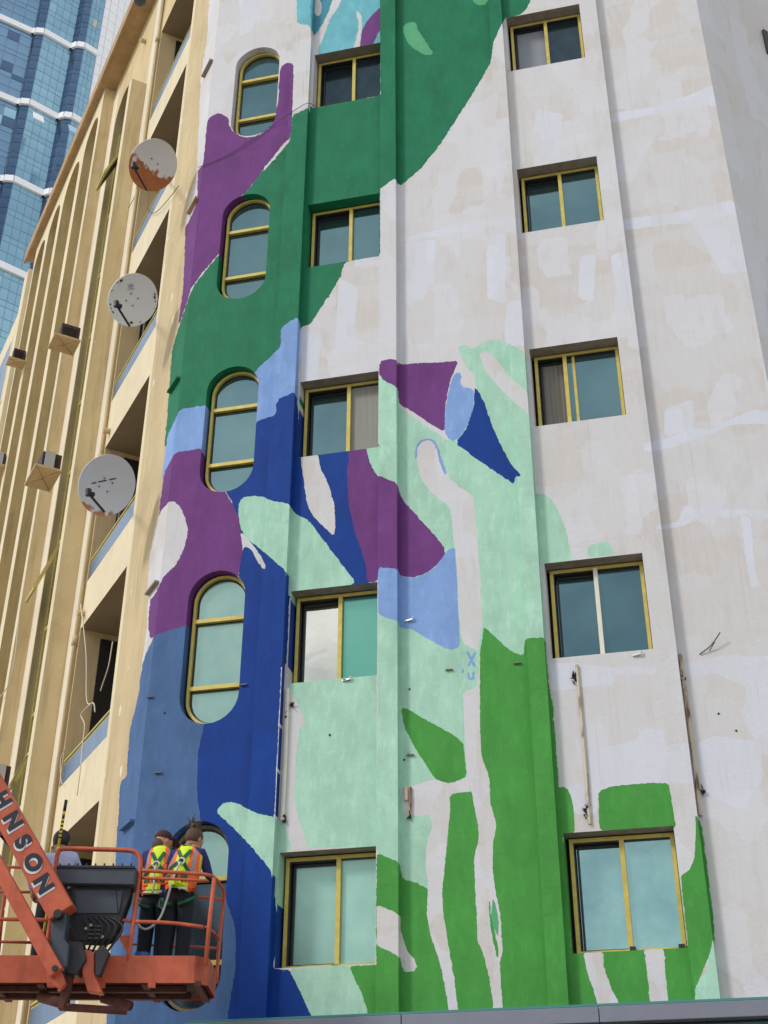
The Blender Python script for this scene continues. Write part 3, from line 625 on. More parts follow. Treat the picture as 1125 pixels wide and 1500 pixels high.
# roof slab, overhang and fascia
b = MB()
k0 = WING.wor(-.3, .4, 0); pts = [MAIN.wor(-3.6, .35, 0), MAIN.wor(5.75, .35, 0), EAST.wor(12, .3, 0), EAST.wor(12, -14, 0), WING.wor(17.2, -9, 0), WING.wor(17.2, .42, 0), WING.wor(0, .42, 0)]
n = len(pts)
b.add([Vector((p.x, p.y, ROOF+.004)) for p in pts]+[Vector((p.x, p.y, ROOF+.3)) for p in pts], [tuple(range(n)), tuple(range(n, 2*n))[::-1]]+[(i, i+n, n+(i+1) % n, (i+1) % n) for i in range(n)])
b.build('roof', 'soffit_brown', bld)
b = MB(); fbox(b, WING, .2, 17.3, .425, .5, ROOF-.02, ROOF+.42); b.build('fascia', 'soffit_brown', bld, frame=WING)
# east face and the closed back of the block
ew = MB(); fbox(ew, EAST, 0.004, 12, -.3, 0, GZ, ROOF); ew.build('wall', 'primer', bld, frame=EAST)
bw = MB(); bp_ = [MAIN.wor(5.4, -.6, 0), EAST.wor(12, -.3, 0), EAST.wor(12, -14, 0), WING.wor(17, -9, 0), WING.wor(17, -2.2, 0), WING.wor(.5, -2.2, 0), MAIN.wor(-3.0, -.9, 0)]
n = len(bp_); bw.add([Vector((p.x, p.y, GZ)) for p in bp_]+[Vector((p.x, p.y, ROOF)) for p in bp_], [(i, (i+1) % n, n+(i+1) % n, n+i) for i in range(n)])
bw.build('core_wall', 'concrete_back', bld)
uu, zz = EAST.uz(1115, 43, 0)[0], EAST.uz(1120, 45, 0)[1]
b = MB(); z0_ = EAST.uz(1122, 78, 0)[1]; fbox(b, EAST, uu, uu+1.3, .002, .05, z0_, z0_+.62); w_ = b.build('window', 'frame_dark', bld, frame=EAST)
b = MB(); fbox(b, EAST, uu+.06, uu+1.24, .05, .056, z0_+.05, z0_+.57); b.build('pane', 'glass_dark', w_)

# balconies
for k, (za, zb) in enumerate(zip(SO, PB)):
    b = MB(); D_ = 1.5; zf = (PB[k-1] if k else 2.4)+.14
    P = lambda s, o, z: WING.loc(s, -o, z)
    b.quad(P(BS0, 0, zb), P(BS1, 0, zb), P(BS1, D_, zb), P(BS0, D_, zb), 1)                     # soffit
    b.quad(P(BS1, 0, zf), P(BS1, D_, zf), P(BS1, D_, zb), P(BS1, 0, zb), 0)                     # far side
    b.quad(P(BS0, 0, zf), P(BS0, D_, zf), P(BS0, D_, zb), P(BS0, 0, zb), 0)
    b.quad(P(BS0, D_, zf), P(BS1, D_, zf), P(BS1, D_, zb), P(BS0, D_, zb), 0)
    b.quad(P(BS0, 0, zf), P(BS1, 0, zf), P(BS1, D_, zf), P(BS0, D_, zf), 0)
    b.quad(P(BS0, .12, zf), P(BS1, .12, zf), P(BS1, .12, za), P(BS0, .12, za), 0); b.quad(P(BS0, 0, za), P(BS1, 0, za), P(BS1, .12, za), P(BS0, .12, za), 0)
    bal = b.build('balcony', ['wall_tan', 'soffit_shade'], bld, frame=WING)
    b = MB(); fbox(b, WING, BS1-.03, BS1-.004, -1.45, -.38, zf, zb-.12); b.build('doorway_dark', 'room_dark', bal)  # dark panel standing in for the unlit room behind the opening
    b = MB(); b.beam(P(BS0, .03, za+.45), P(BS1-.02, .03, za+.45), .035, .03); b.beam(P(BS0, .03, za+.39), P(BS1-.02, .03, za+.39), .014)
    for s_ in (BS0+.03, BS0+.9, BS0+1.75, BS1-.05): b.beam(P(s_, .045, za), P(s_, .045, za+.44), .02)
    b.build('railing', 'frame_olive', bal)
    b = MB(); fbox(b, WING, BS0+.04, BS1-.06, -.03, -.02, za+.01, za+.38); b.build('glass_panel', 'balcony_glass', bal)
    if k in (1, 2, 4):
        b = MB()
        for j in range(5):
            s_ = BS1-.15-j*.12; b.beam(P(s_, .03, za), P(s_, .03, za+.35), .012)
        b.build('baluster', 'frame_white', bal)
# drip ledges wrapped round the corner, one per floor
for z_, h_ in ((20.62, .0), (17.0, 0), (13.0, 0), (9.25, 0), (5.65, 0)):
    b = MB(); fbox(b, WING, .03, .5, .002, .07, z_-.22, z_-.185)
    b.build('drip_ledge', 'soffit_grey' if z_ > 17 or z_ < 10 and z_ > 9 else ('paint_dark_green' if z_ > 12 and z_ < 14 else ('soffit_brown' if z_ > 16 else 'paint_slate')), bld, frame=WING)
# drain pipe beside the balconies
b = MB(); b.tube([WING.loc(4.69, .05, z) for z in (GZ, 27.9)], .04, 8)
for z in PB: b.tube([WING.loc(4.69, .05, z-.3), WING.loc(4.69, .05, z-.12)], .06, 8)
b.build('drain_pipe', 'wall_tan', bld, frame=WING, smooth=True)
for px, py in ((211, 60), (157.5, 631), (120, 898)):
    s_, z_ = WING.uz(px, py, .05); b = MB(); b.tube([WING.loc(s_, .0, z_), WING.loc(s_, .14, z_-.02)], .06, 8); b.build('pipe_stub', 'wall_tan', bld, frame=WING)
# pipes, brackets and holes left on the painted face
def on(px, py, o=0): u, z = MAIN.uz(px, py, o); return MAIN.loc(u, o, z)
def wall_pipe(p, q, r=.022, m='pipe_cream', off=.02):
    b = MB(); b.tube(smooth_path([on(*p, off), on((p[0]+q[0])/2+.8, (p[1]+q[1])/2, off), on(*q, off)], 5), r, 6); return b.build('conduit', m, bld, frame=MAIN)
y5 = lambda x, y: Y5((x, y))[0]; zb = lambda x, y: ZB((x, y))[0]; y3 = lambda x, y: Y3((x, y))[0]; y4 = lambda x, y: Y4((x, y))[0]
wall_pipe(y5(135, 405), y5(175, 890)); wall_pipe(y5(450, 372), y5(514, 865), .026); wall_pipe(zb(612, 350), zb(594, 800), .03, 'frame_white')
wall_pipe(y4(168, 535), y4(168, 650), .02); wall_pipe(y4(150, 535), y4(153, 590), .03, 'pipe_cream')
def scrap(px, py, n=9, r=.032):
    b = MB()
    for _ in range(n):
        p = on(px, py, .012)+Vector((random.gauss(0, r*.35), 0, random.gauss(0, r*.7))); q = p+Vector((random.gauss(0, r*.7), random.uniform(-.05, 0), random.gauss(0, r*1.1)))
        b.tube([p, (p+q)/2+Vector((0, -.01, 0)), q], [.009, .008, .003], 5)
    b.build('torn_fixing', 'smudge', bld, frame=MAIN)
for q in (y5(130, 440), y5(162, 855), y5(168, 835), zb(628, 405), zb(607, 445), zb(604, 795), y5(463, 450), y5(520, 792), y4(835, 90), y4(168, 655)): scrap(*q)
for q in ((220, 1021), (232, 1132), (357, 1003), *[y3(340, 1445), y3(627, 1417)], (508, 996), (601, 1106)):
    b = MB(); p = on(*q, .01); b.box(p.x-.05, p.x+.05, p.y-.02, p.y+.01, p.z-.007, p.z+.007); b.build('bracket', 'concrete_back', bld, frame=MAIN)
for q in (y5(622, 605), y5(405, 430), y5(31, 432), y5(568, 553), y4(166, 137), y4(163, 403), y4(706, 76), y4(76, 213), zb(166, 640), zb(554, 343), zb(757, 507), y3(110, 1043), (596, 909), (483, 1077), zb(190, 432), y4(145, 425)):
    b = MB(); p = on(*q, .003); r = .016
    b.tube([p+Vector((0, .01, 0)), p-Vector((0, .006, 0))], [r, r*.8], 7); b.build('bolt_hole', 'room_dark', bld, frame=MAIN)
b = MB(); b.tube(smooth_path([on(*y5(510, 372), .01), on(*y5(545, 345), .05), on(*y5(573, 305), .1)], 4), .008, 5); b.tube([on(*y5(540, 362), .01), on(*y5(556, 335), .06)], .006, 5)
b.build('wire_hook', 'cable_dark', bld, frame=MAIN)
for q in (y3(170, 1238), y5(320, 375), zb(815, 320)):
    b = MB(); p = on(*q, .01); b.beam(p+Vector((-.06, 0, 0)), p+Vector((.05, -.02, .01)), .02); b.beam(p+Vector((.05, -.02, .0)), p+Vector((.06, -.02, .05)), .015); b.build('bracket', 'steel', bld, frame=MAIN)
z5 = lambda x, y: Z5((x, y))[0]
def cable(pts3, r, m, label, name='cable'):
    b = MB(); b.tube(smooth_path(pts3, 6), r, 5); return tag(b.build(name, m, smooth=True), label, 'cable')
mw = lambda px, py, o: MAIN.wor(*((lambda t: (t[0], o, t[1]))(MAIN.uz(px, py, o))))
ww = lambda px, py, o: WING.wor(*((lambda t: (t[0], o, t[1]))(WING.uz(px, py, o))))
cable([mw(*z5(100, 812), .02), mw(*z5(230, 758), .02), mw(*z5(340, 690), .03), mw(*z5(470, 600), .03), mw(*z5(560, 540), .16), mw(*z5(630, 500), .16), mw(*z5(668, 516), .03)], .006, 'cable_dark', 'thin wire sagging across the wall under the topmost arched window')

# canopy along the foot of the mural
cz = MAIN.uz(780, 1478, .35)[1]
can = empty('canopy', MAIN.wor(-2.35, .2, cz), 'long grey metal canopy edge running under the painted wall', 'canopy')
us = [-2.35, .3, 2.55, 4.9, 7.2, 9.5]
for a, b_ in zip(us, us[1:]):
    b = MB(); p = MAIN.loc(a, 0, 0); b.box(a+.004, b_-.004, -.35, .1 if a < 5.6 else -.05, cz-.17, cz)
    o = b.build('fascia_panel', 'canopy_metal', can, bevel=.008); o.matrix_world = Matrix.Translation(MAIN.O) @ Matrix.Rotation(MAIN.ang, 4, 'Z')
    o.matrix_parent_inverse = Matrix.Translation(-can.location)
b = MB(); b.box(-2.3, 9.5, -.345, -.3, cz+.002, cz+.028); o = b.build('top_strip', 'canopy_teal', can)
o.matrix_world = Matrix.Translation(MAIN.O) @ Matrix.Rotation(MAIN.ang, 4, 'Z'); o.matrix_parent_inverse = Matrix.Translation(-can.location)
b = MB(); fbox(b, MAIN, -2.3, 5.59, .0, .17, GZ, cz-.175); b.build('under_canopy_shade', 'glass_dark', bld, frame=MAIN)  # dark panel added below the canopy in place of its shadow

# ================================================================= dishes
def dish(px, py, rpx, off, label, mat_name, yaw, pitch, arm):
    C0 = ww(px, py, off); dist = (C0.y*CT+C0.z*ST); r = rpx*dist/F
    d = empty('satellite_dish', C0, label, 'satellite dish', 'satellite dishes on the balconies')
    nrm = (-C0).normalized(); nrm = (Matrix.Rotation(yaw, 3, 'Z') @ nrm); nrm.z += pitch; nrm.normalize()
    q = nrm.to_track_quat('Z', 'Y'); b = MB(); rings, seg = 8, 40; dep = .16*r
    def P(i, t, back): rr = r*i/rings; return q @ Vector((rr*math.cos(t), rr*math.sin(t)*1.07, -dep+dep*(i/rings)**2-(.02 if back else 0)))
    vs = []
    for back in (0, 1):
        for i in range(1, rings+1): vs += [P(i, 2*math.pi*k/seg, back) for k in range(seg)]
    c0 = len(vs); vs += [P(0, 0, 0), P(0, 0, 1)]; fs = []
    for back in (0, 1):
        o = back*rings*seg
        for i in range(rings-1):
            for k in range(seg):
                f = (o+i*seg+k, o+(i+1)*seg+k, o+(i+1)*seg+(k+1) % seg, o+i*seg+(k+1) % seg); fs.append(f if not back else f[::-1])
        for k in range(seg):
            f = (c0+back, o+k, o+(k+1) % seg); fs.append(f if not back else f[::-1])
    e = (rings-1)*seg
    for k in range(seg): fs.append((e+k, rings*seg+e+k, rings*seg+e+(k+1) % seg, e+(k+1) % seg))
    b.add(vs, fs); b.build('reflector', mat_name, d, smooth=False)
    tip = at(*arm[0], C0.y)-C0+nrm*r*.75*0; tip = (at(*arm[0], C0.y-.35)-C0); foot = at(*arm[1], C0.y)-C0
    b = MB(); b.tube([foot, tip], .02, 6); b.build('feed_arm', 'black_plastic', d)
    b = MB(); dr = (C0+tip); b.tube([tip+Vector((0, 0, -.05)), tip+Vector((.0, 0, .06))], [.035, .05], 8); b.tube([tip, tip+Vector((.08, .06, .0))], .04, 8); b.build('feed_horn', 'black_plastic', d)
    wallp = WING.wor(*(lambda t: (t[0], -.3, t[1]-.75))(WING.uz(px, py, 0)))-C0
    b = MB(); b.tube([-nrm*dep*1.1, -nrm*.3, wallp+Vector((0, 0, .55))], .025, 8); b.tube([wallp+Vector((0, 0, .8)), wallp-Vector((0, 0, .5))], .03, 8)
    b.box(-.1, .1, -.1, .1, -.03, .03, M=Matrix.Translation(-nrm*(dep+.04)) @ q.to_matrix().to_4x4())
    b.build('mount', 'cable_dark', d)
    b = MB()
    for k in range(4):
        t = k*math.pi/2+.6; p = q @ Vector((.24*r*math.cos(t), .24*r*math.sin(t), -dep*.93)); b.tube([p, p+nrm*.012], .012, 6)
    b.build('bolt', 'frame_dark', d); return d, q, r, nrm, dep
def dish_mat(name, base, rust, lo, hi, seed, zlo, zhi):
    m = bpy.data.materials.new(name); m.use_nodes = True; t = m.node_tree; L = t.links.new; b = t.nodes['Principled BSDF']; b.inputs['Roughness'].default_value = .55
    co = t.nodes.new('ShaderNodeTexCoord'); n = t.nodes.new('ShaderNodeTexNoise'); n.inputs['Scale'].default_value = 7; n.inputs['Detail'].default_value = 8; n.noise_dimensions = '4D'; n.inputs['W'].default_value = seed
    L(co.outputs['Object'], n.inputs['Vector']); sp = t.nodes.new('ShaderNodeSeparateXYZ'); L(co.outputs['Object'], sp.inputs[0])
    g = t.nodes.new('ShaderNodeMapRange'); g.inputs['From Min'].default_value = zhi; g.inputs['From Max'].default_value = zlo; g.inputs['To Min'].default_value = -.35; g.inputs['To Max'].default_value = .25; L(sp.outputs['Z'], g.inputs[0])
    a = t.nodes.new('ShaderNodeMath'); L(n.outputs[0], a.inputs[0]); L(g.outputs[0], a.inputs[1])
    r = t.nodes.new('ShaderNodeMapRange'); r.inputs['From Min'].default_value = lo; r.inputs['From Max'].default_value = hi; L(a.outputs[0], r.inputs[0])
    n3 = t.nodes.new('ShaderNodeTexNoise'); n3.inputs['Scale'].default_value = 20; n3.inputs['Detail'].default_value = 5; L(co.outputs['Object'], n3.inputs['Vector'])
    rr = t.nodes.new('ShaderNodeMixRGB'); L(n3.outputs[0], rr.inputs[0]); rr.inputs[1].default_value = (*[v*.6 for v in lin(rust)], 1); rr.inputs[2].default_value = (*[min(1, v*1.5) for v in lin(rust)], 1)
    x = t.nodes.new('ShaderNodeMixRGB'); L(r.outputs[0], x.inputs[0]); x.inputs[1].default_value = (*lin(base), 1); L(rr.outputs[0], x.inputs[2]); L(x.outputs[0], b.inputs['Base Color'])
    MATS[name] = m
dish_mat('dish_rusty', (222, 222, 220), (168, 100, 54), .42, .52, 2, -.16, .16)
dish_mat('dish_clean', (234, 238, 240), (120, 60, 44), .9, .95, 5, -.9, .2)
dish_mat('dish_speckled', (208, 214, 220), (176, 122, 88), .54, .62, 9, -.42, -.12)
dish(224.5, 242, 36, .75, 'satellite dish with its lower half eaten by brown rust, highest of the three', 'dish_rusty', R(28), -.05, ((195, 243), (215, 279)))
d2_, q2, r2, n2_, dep2 = dish(195, 439.5, 37, .75, 'clean white satellite dish with small rust spots round its rim, middle one on the wall', 'dish_clean', R(26), -.08, ((170, 446), (190, 478)))
d3, q3, r3, n3_, dep3 = dish(157, 711, 43, .8, 'grey satellite dish with a line of lettering and rust specks near its lower rim', 'dish_speckled', R(24), -.05, ((129, 722), (153, 750)))
def text_mesh(s, size, name, m, parent, M, ext=.002, off=0., spacing=1.):
    c = bpy.data.curves.new(name, 'FONT'); c.body = s; c.size = size; c.extrude = ext; c.align_x = 'CENTER'; c.align_y = 'CENTER'; c.offset = off; c.space_character = spacing
    o = bpy.data.objects.new(name, c); COL.objects.link(o); bpy.context.view_layer.update()
    me = bpy.data.meshes.new_from_object(o.evaluated_get(bpy.context.evaluated_depsgraph_get())); COL.objects.unlink(o); bpy.data.objects.remove(o)
    me.name = name; me.transform(M); me.materials.clear(); return link(name, me, m, parent)
def on_dish(root, q, r, dep, x, y):      # local point on the front of a dish, x and y in radii
    return q @ Vector((x*r, y*r*1.07, -dep+dep*(x*x+y*y)+.006))
def frame_of(nrm):
    right = Vector((1, 0, 0)); right = (right-nrm*right.dot(nrm)).normalized(); return right, nrm.cross(right)
def patch(root, nrm, dep, r, x, y, w, h, m, name, ang=0, n=4):
    a, c = frame_of(nrm); o = a*x*r+c*y*r-nrm*(dep*(1-(x*x+y*y))-.008); a2 = a*math.cos(ang)+c*math.sin(ang); c2 = nrm.cross(a2); b = MB()
    P = [o+a2*w*r/2*i+c2*h*r/2*j for i, j in ((-1, -1), (1, -1), (1, 1), (-1, 1))] if n == 4 else [o+a2*w*r/2*math.cos(2*math.pi*k/n)*random.uniform(.8, 1.1)+c2*h*r/2*math.sin(2*math.pi*k/n)*random.uniform(.8, 1.1) for k in range(n)]
    k = len(P); b.add(P+[p-nrm*.006 for p in P], [tuple(range(k)), tuple(range(k, 2*k))[::-1]]+[(i, k+i, k+(i+1) % k, (i+1) % k) for i in range(k)]); b.build(name, m, root)
for x, w_ in ((-.42, .17), (-.12, .3), (.25, .24)): patch(d3, n3_, dep3, r3, x, .1+.13*(x+.4), w_, .035, 'text_navy', 'lettering', .12)
patch(d2_, n2_, dep2, r2, -.02, .55, .26, .15, 'emblem_lilac', 'emblem', .05, 12); patch(d2_, n2_, dep2, r2, -.02, .42, .3, .02, 'emblem_lilac', 'lettering', .08)
for t, w_ in ((118, .16), (128, .07), (152, .07), (186, .1), (196, .06), (206, .1), (262, .16), (10, .1), (2, .14), (-8, .08), (-25, .05), (285, .07)):
    rr = .9 if w_ > .1 else .93; patch(d2_, n2_, dep2, r2, rr*math.cos(R(t)), rr*math.sin(R(t)), w_*.6, w_, 'dish_rust_spot', 'rust_spot', R(t), 9)

# ================================================================= air conditioners on shelves
def ac(qd, label, grey=False, hgt=.42):
    # qd: outer-near, wall-near, wall-far, outer-far corners of the shelf underside
    s0, z0 = WING.uz(*qd[1], AD); s1, z1 = WING.uz(*qd[2], AD); z = (z0+z1)/2
    r = ray(*qd[0]); t = z/r.z; P = r*t-WING.O; dep = P.dot(WING.n)
    dep = min(max(dep, .6), 1.0); s0, s1 = min(s0, s1), max(s0, s1)
    root = empty('air_conditioner', WING.wor((s0+s1)/2, AD, z), label, 'air conditioner', 'air conditioners on the beige wing')
    def bb(name, a, b_, o0, o1, h0, h1, m, bev=0, extra=None):
        k = MB()
        vs = []
        for zz_ in (h0, h1):
            for ss, oo in ((a, o0), (b_, o0), (b_, o1), (a, o1)): vs.append(WING.wor(ss, oo, z+zz_)-root.location)
        k.add(vs, [(0, 1, 2, 3), (7, 6, 5, 4), (0, 4, 5, 1), (1, 5, 6, 2), (2, 6, 7, 3), (3, 7, 4, 0)])
        return k.build(name, m, root, bevel=bev)
    bb('shelf', s0, s1, AD+.005, dep, 0, .05, 'plywood')
    bb('casing', s0+.12, s1-.06, AD+.02, AD+(dep-AD)*.75, .055, .05+hgt, 'ac_dark', .01)
    k = MB()
    for j in range(7):
        h0 = .09+j*(hgt-.1)/7; vs = []
        for zz_ in (h0, h0+.012):
            for ss, oo in ((s0+.105, AD+.08), (s0+.118, AD+.08), (s0+.118, AD+(dep-AD)*.68), (s0+.105, AD+(dep-AD)*.68)): vs.append(WING.wor(ss, oo, z+zz_)-root.location)
        k.add(vs, [(0, 1, 2, 3), (7, 6, 5, 4), (0, 4, 5, 1), (1, 5, 6, 2), (2, 6, 7, 3), (3, 7, 4, 0)])
    k.build('grille', 'frame_dark', root)
    if grey: bb('side_cover', s0+.07, s0+.1, AD+(dep-AD)*.3, AD+(dep-AD)*.66, .055, .05+hgt, 'ac_grey')
    k = MB()
    for a_, b_ in (((s0+.03, dep*.97), (s1-.03, AD+.05)), ((s0+.03, AD+.05), (s1-.03, dep*.97))):
        k.beam(WING.wor(*a_, z-.012)-root.location, WING.wor(*b_, z-.012)-root.location, .03, .016)
    k.build('cross_brace', 'plywood', root)
    k = MB()
    for ss in (s0+.05, s1-.05): k.beam(WING.wor(ss, dep*.95, z-.005)-root.location, WING.wor(ss, AD+.01, z-.38)-root.location, .03)
    return root
ac([(83.6, 481.8), (119, 496), (106.7, 526), (69.3, 513.8)], 'dark air conditioner on a plywood shelf level with the middle dish')
ac([(52, 680), (90.5, 693), (74, 719), (37, 707)], 'air conditioner with a grey side cover on the shelf below the first one', True)
ac([(15, 519), (39, 523), (31, 549), (4, 542)], 'smaller dark air conditioner by the left edge, level with the middle dish')
ac([(-14, 690), (9, 680), (-2, 706), (-30, 720)], 'air conditioner half cut off by the left edge, level with the lowest dish', True)
ac([(-24, 1160), (16, 1150), (2, 1176), (-34, 1190)], 'white air conditioner behind the boom of the lift', True)

# ================================================================= loose cables on the wing
cable([ww(118, 885, .08), ww(126, 955, .06), ww(127, 1025, .08), ww(137, 1030, .08), ww(139, 1043, .08)], .011, 'cable_white', 'pale cable hanging in a hook in front of the lowest full balcony')
cable([ww(165, 940, .03), ww(159, 975, .03), ww(150, 1003, .03), ww(147, 1012, .03)], .01, 'cable_white', 'pale cable crossing the dark balcony doorway')
cable([ww(134, 1030, .08), ww(119, 1046, .08), ww(124, 1062, .08), ww(121, 1090, .1), ww(118, 1125, .1), ww(113, 1165, .05)], .01, 'cable_white', 'pale cable draped over the balcony rail and parapet')
cable([ww(96, 1095, .05), ww(89, 1112, .05), ww(89, 1140, .05), ww(92, 1150, .05)], .008, 'cable_white', 'thin pale cable looped beside the lowest balcony rail')
cable([ww(28, 900, AD+.03), ww(22, 960, AD+.03), ww(13, 1002, AD+.03), ww(-6, 1028, AD+.1)], .012, 'cable_white', 'white cable running down a beige pier at the left edge')
cable([ww(205, 258, .1), ww(196, 290, .05), ww(188, 305, .05)], .008, 'cable_dark', 'dark cable trailing below the rusty dish')
cable([ww(262, 272, .05), ww(248, 290, .06), ww(232, 308, .05), ww(222, 312, .05), ww(215, 304, .05)], .008, 'cable_dark', 'thin dark cable looped over the parapet beside the rusty dish')

# ================================================================= glass tower far behind
S2 = 2.0
TWP = [(-31.5, 60.6), (-28.19, 62.75), (-25.96, 64.1), (-25.72, 63.99), (-25.16, 64.05), (-23.44, 65.44), (-22.92, 65.2), (-22.43, 65.3), (-21.71, 65.96)]
TWP = [Vector((x*S2, y*S2, 0)) for x, y in TWP]
tw = empty('glass_tower', (TWP[4].x, TWP[4].y, GZ), 'blue glass skyscraper with white floor bands rising behind the beige roofline', 'skyscraper')
tw_inv = -tw.location
glass('tower_blue', (166, 204, 220), .12, .6, cloud=(148, 190, 210), scale=.12); glass('tower_deep', (84, 112, 144), .12, .6, cloud=(66, 92, 122), scale=.2)
glass('tower_mid', (108, 140, 170), .1, .6, cloud=(120, 156, 184), scale=.15); glass('tower_cream', (200, 196, 178), .3, .1)
glass('tower_pale', (184, 214, 226), .12, .6, cloud=(140, 190, 214), scale=.12)
mat('tower_mullion', (150, 184, 208), .5); mat('tower_band', (250, 250, 252), .6); mat('tower_tile', (248, 247, 250), .6, var=.02, scale=.3); mat('tower_joint', (222, 214, 220), .7)
b = MB(); Q = TWP+[Vector((-21.71*S2+3, 65.96*S2+30, 0)), Vector((-80, 150, 0))]
n = len(Q); b.add([p+Vector((0, 0, GZ))+tw_inv for p in Q]+[p+Vector((0, 0, 230))+tw_inv for p in Q], [(i, (i+1) % n, n+(i+1) % n, n+i) for i in range(n)]+[tuple(range(n, 2*n))])
b.build('facade_frame', 'tower_mullion', tw)
BH = 7.5*S2; Zb0 = 80*S2
rowpat = [1.05, 1.0, .55]*3; tot = sum(rowpat); bandh = .62
cols = [4, 3, 1, 1, 4, 1, 1, 3]
panes = []
for fi in range(8):
    p, q = TWP[fi], TWP[fi+1]; d = (q-p); L_ = d.length; d.normalize(); nn = Vector((d.y, -d.x, 0)); nn = nn if nn.dot(-p) > 0 else -nn
    for kb in range(-7, 4):
        zt = Zb0+kb*BH
        b = MB(); vs = []
        for z in (zt-bandh*1.3, zt+bandh*.4):
            for e, o in ((-.02, .05), (L_+.02, .05), (L_+.02, .45), (-.02, .45)): vs.append(p+d*e+nn*o+Vector((0, 0, z))+tw_inv)
        b.add(vs, [(0, 1, 2, 3), (7, 6, 5, 4), (0, 4, 5, 1), (1, 5, 6, 2), (2, 6, 7, 3), (3, 7, 4, 0)])
        if kb > -6: b.build('floor_band', 'tower_band', tw)
        z = zt+bandh*.4; avail = BH-bandh*1.7; nc = cols[fi]
        for h in rowpat:
            hh = h/tot*avail
            for c in range(nc):
                cx = p+d*(L_*(c+.5)/nc)+nn*.045+Vector((0, 0, z+hh/2)); s = proj(cx)
                vis = -8 < s[0] < 215 and -12 < s[1] < 470 and s[1] < 380-(s[0]-40)*2.15+40
                panes.append((cx, math.atan2(d.y, d.x), L_/nc-.06, hh-.09, fi, vis, -abs(s[0]-60)))
            z += hh
vis = sorted([x for x in panes if x[5]], key=lambda x: (-x[2]*x[3], x[0].z)); single = vis[:300]; rest = vis[300:]+[x for x in panes if not x[5]]
print('tower panes', len(vis), len(panes))
def pane_mesh(wd, hh): return [(x, y, z) for z in (-hh/2, hh/2) for x, y in ((-wd/2, -.04), (wd/2, -.04), (wd/2, .04), (-wd/2, .04))]
PF = [(3, 2, 1, 0), (4, 5, 6, 7), (0, 1, 5, 4), (1, 2, 6, 5), (2, 3, 7, 6), (3, 0, 4, 7)]
cache = {}
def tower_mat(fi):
    if fi in (2, 3, 5, 6): return 'tower_deep'  # recessed facets: dimmer reflections put into a darker glass tint
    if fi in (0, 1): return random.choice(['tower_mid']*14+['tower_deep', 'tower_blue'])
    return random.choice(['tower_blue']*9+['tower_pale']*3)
for cx, an, wd, hh, fi, _, _ in single:
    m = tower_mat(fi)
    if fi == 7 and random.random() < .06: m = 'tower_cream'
    key = (round(wd, 2), round(hh, 2), m)
    if key not in cache:
        me = bpy.data.meshes.new('pane'); me.from_pydata(pane_mesh(wd, hh), [], PF); me.materials.append(MATS[m]); cache[key] = me
    o = bpy.data.objects.new('pane', cache[key]); COL.objects.link(o); o.parent = tw; o.location = cx+tw_inv; o.rotation_euler = (random.gauss(0, .006), 0, an+random.gauss(0, .008))
b = MB(); ml = ['tower_blue', 'tower_mid', 'tower_deep', 'tower_pale']
for cx, an, wd, hh, fi, _, _ in rest:
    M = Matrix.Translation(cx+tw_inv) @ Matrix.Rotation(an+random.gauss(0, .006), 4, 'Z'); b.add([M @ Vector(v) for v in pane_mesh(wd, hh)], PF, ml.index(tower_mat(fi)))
tag(b.build('small_panes', ml, tw), kind='stuff')
# two sashes pushed open
for px, py, wd in ((56.5, 172, 1.5), (107, 190, 1.3)):
    r = ray(px, py); dst = TWP[4].y/r.y*.985; c = r*dst
    b = MB(); M = Matrix.Translation(c+tw_inv) @ Matrix.Rotation(R(38), 4, 'Z') @ Matrix.Rotation(R(-24), 4, 'X'); b.box(-wd/2, wd/2, -.07, .07, -1.0, 1.0, M=M)
    b.build('open_sash', 'tower_pale' if px > 100 else 'tower_band', tw)
# white tiled core to its right
core = empty('tiled_tower_core', (TWP[-1].x+2, TWP[-1].y+1, GZ), 'pale tiled curved wall rising to the right of the blue glass tower', 'tower')
ci = -core.location
CP = [TWP[-1]+Vector((.05, .2, 0))]
for k in range(7): a_ = R(40+k*9); CP.append(CP[-1]+Vector((math.cos(a_), math.sin(a_), 0))*(1.3 if k else .9))
b = MB(); n = len(CP); b.add([p+Vector((0, 0, GZ))+ci for p in CP]+[p+Vector((0, 0, 200))+ci for p in CP], [(i, i+1, n+i+1, n+i) for i in range(n-1)]); b.build('wall', 'tower_joint', core)
for i in range(n-1):
    p, q = CP[i], CP[i+1]; d = q-p; L_ = d.length; an = math.atan2(d.y, d.x); nn = Vector((d.y, -d.x, 0)).normalized()
    wd = L_-.09; me = bpy.data.meshes.new('panel'); me.from_pydata(pane_mesh(wd, 2.02), [], PF); me.materials.append(MATS['tower_tile'])
    for k in range(62, 90):
        cx = (p+q)/2+nn*.045+Vector((0, 0, k*2.12)); s = proj(cx)
        if s[1] > -30 and s[1] < 300 and k < 90:
            o = bpy.data.objects.new('panel', me); COL.objects.link(o); o.parent = core; o.location = cx+ci; o.rotation_euler = (0, 0, an)
tp = at(205, 3, 21.0)
b = MB(); b.tube([tp+Vector((0, 0, -.05)), tp+Vector((0, 0, 0)), tp+Vector((0, 0, .1)), tp+Vector((0, 0, .6))], [.06, .14, .17, .17], 12)
tag(b.build('roof_tank', 'lift_grey'), 'small dark round tank peeking over the edge of the beige roof', 'tank')

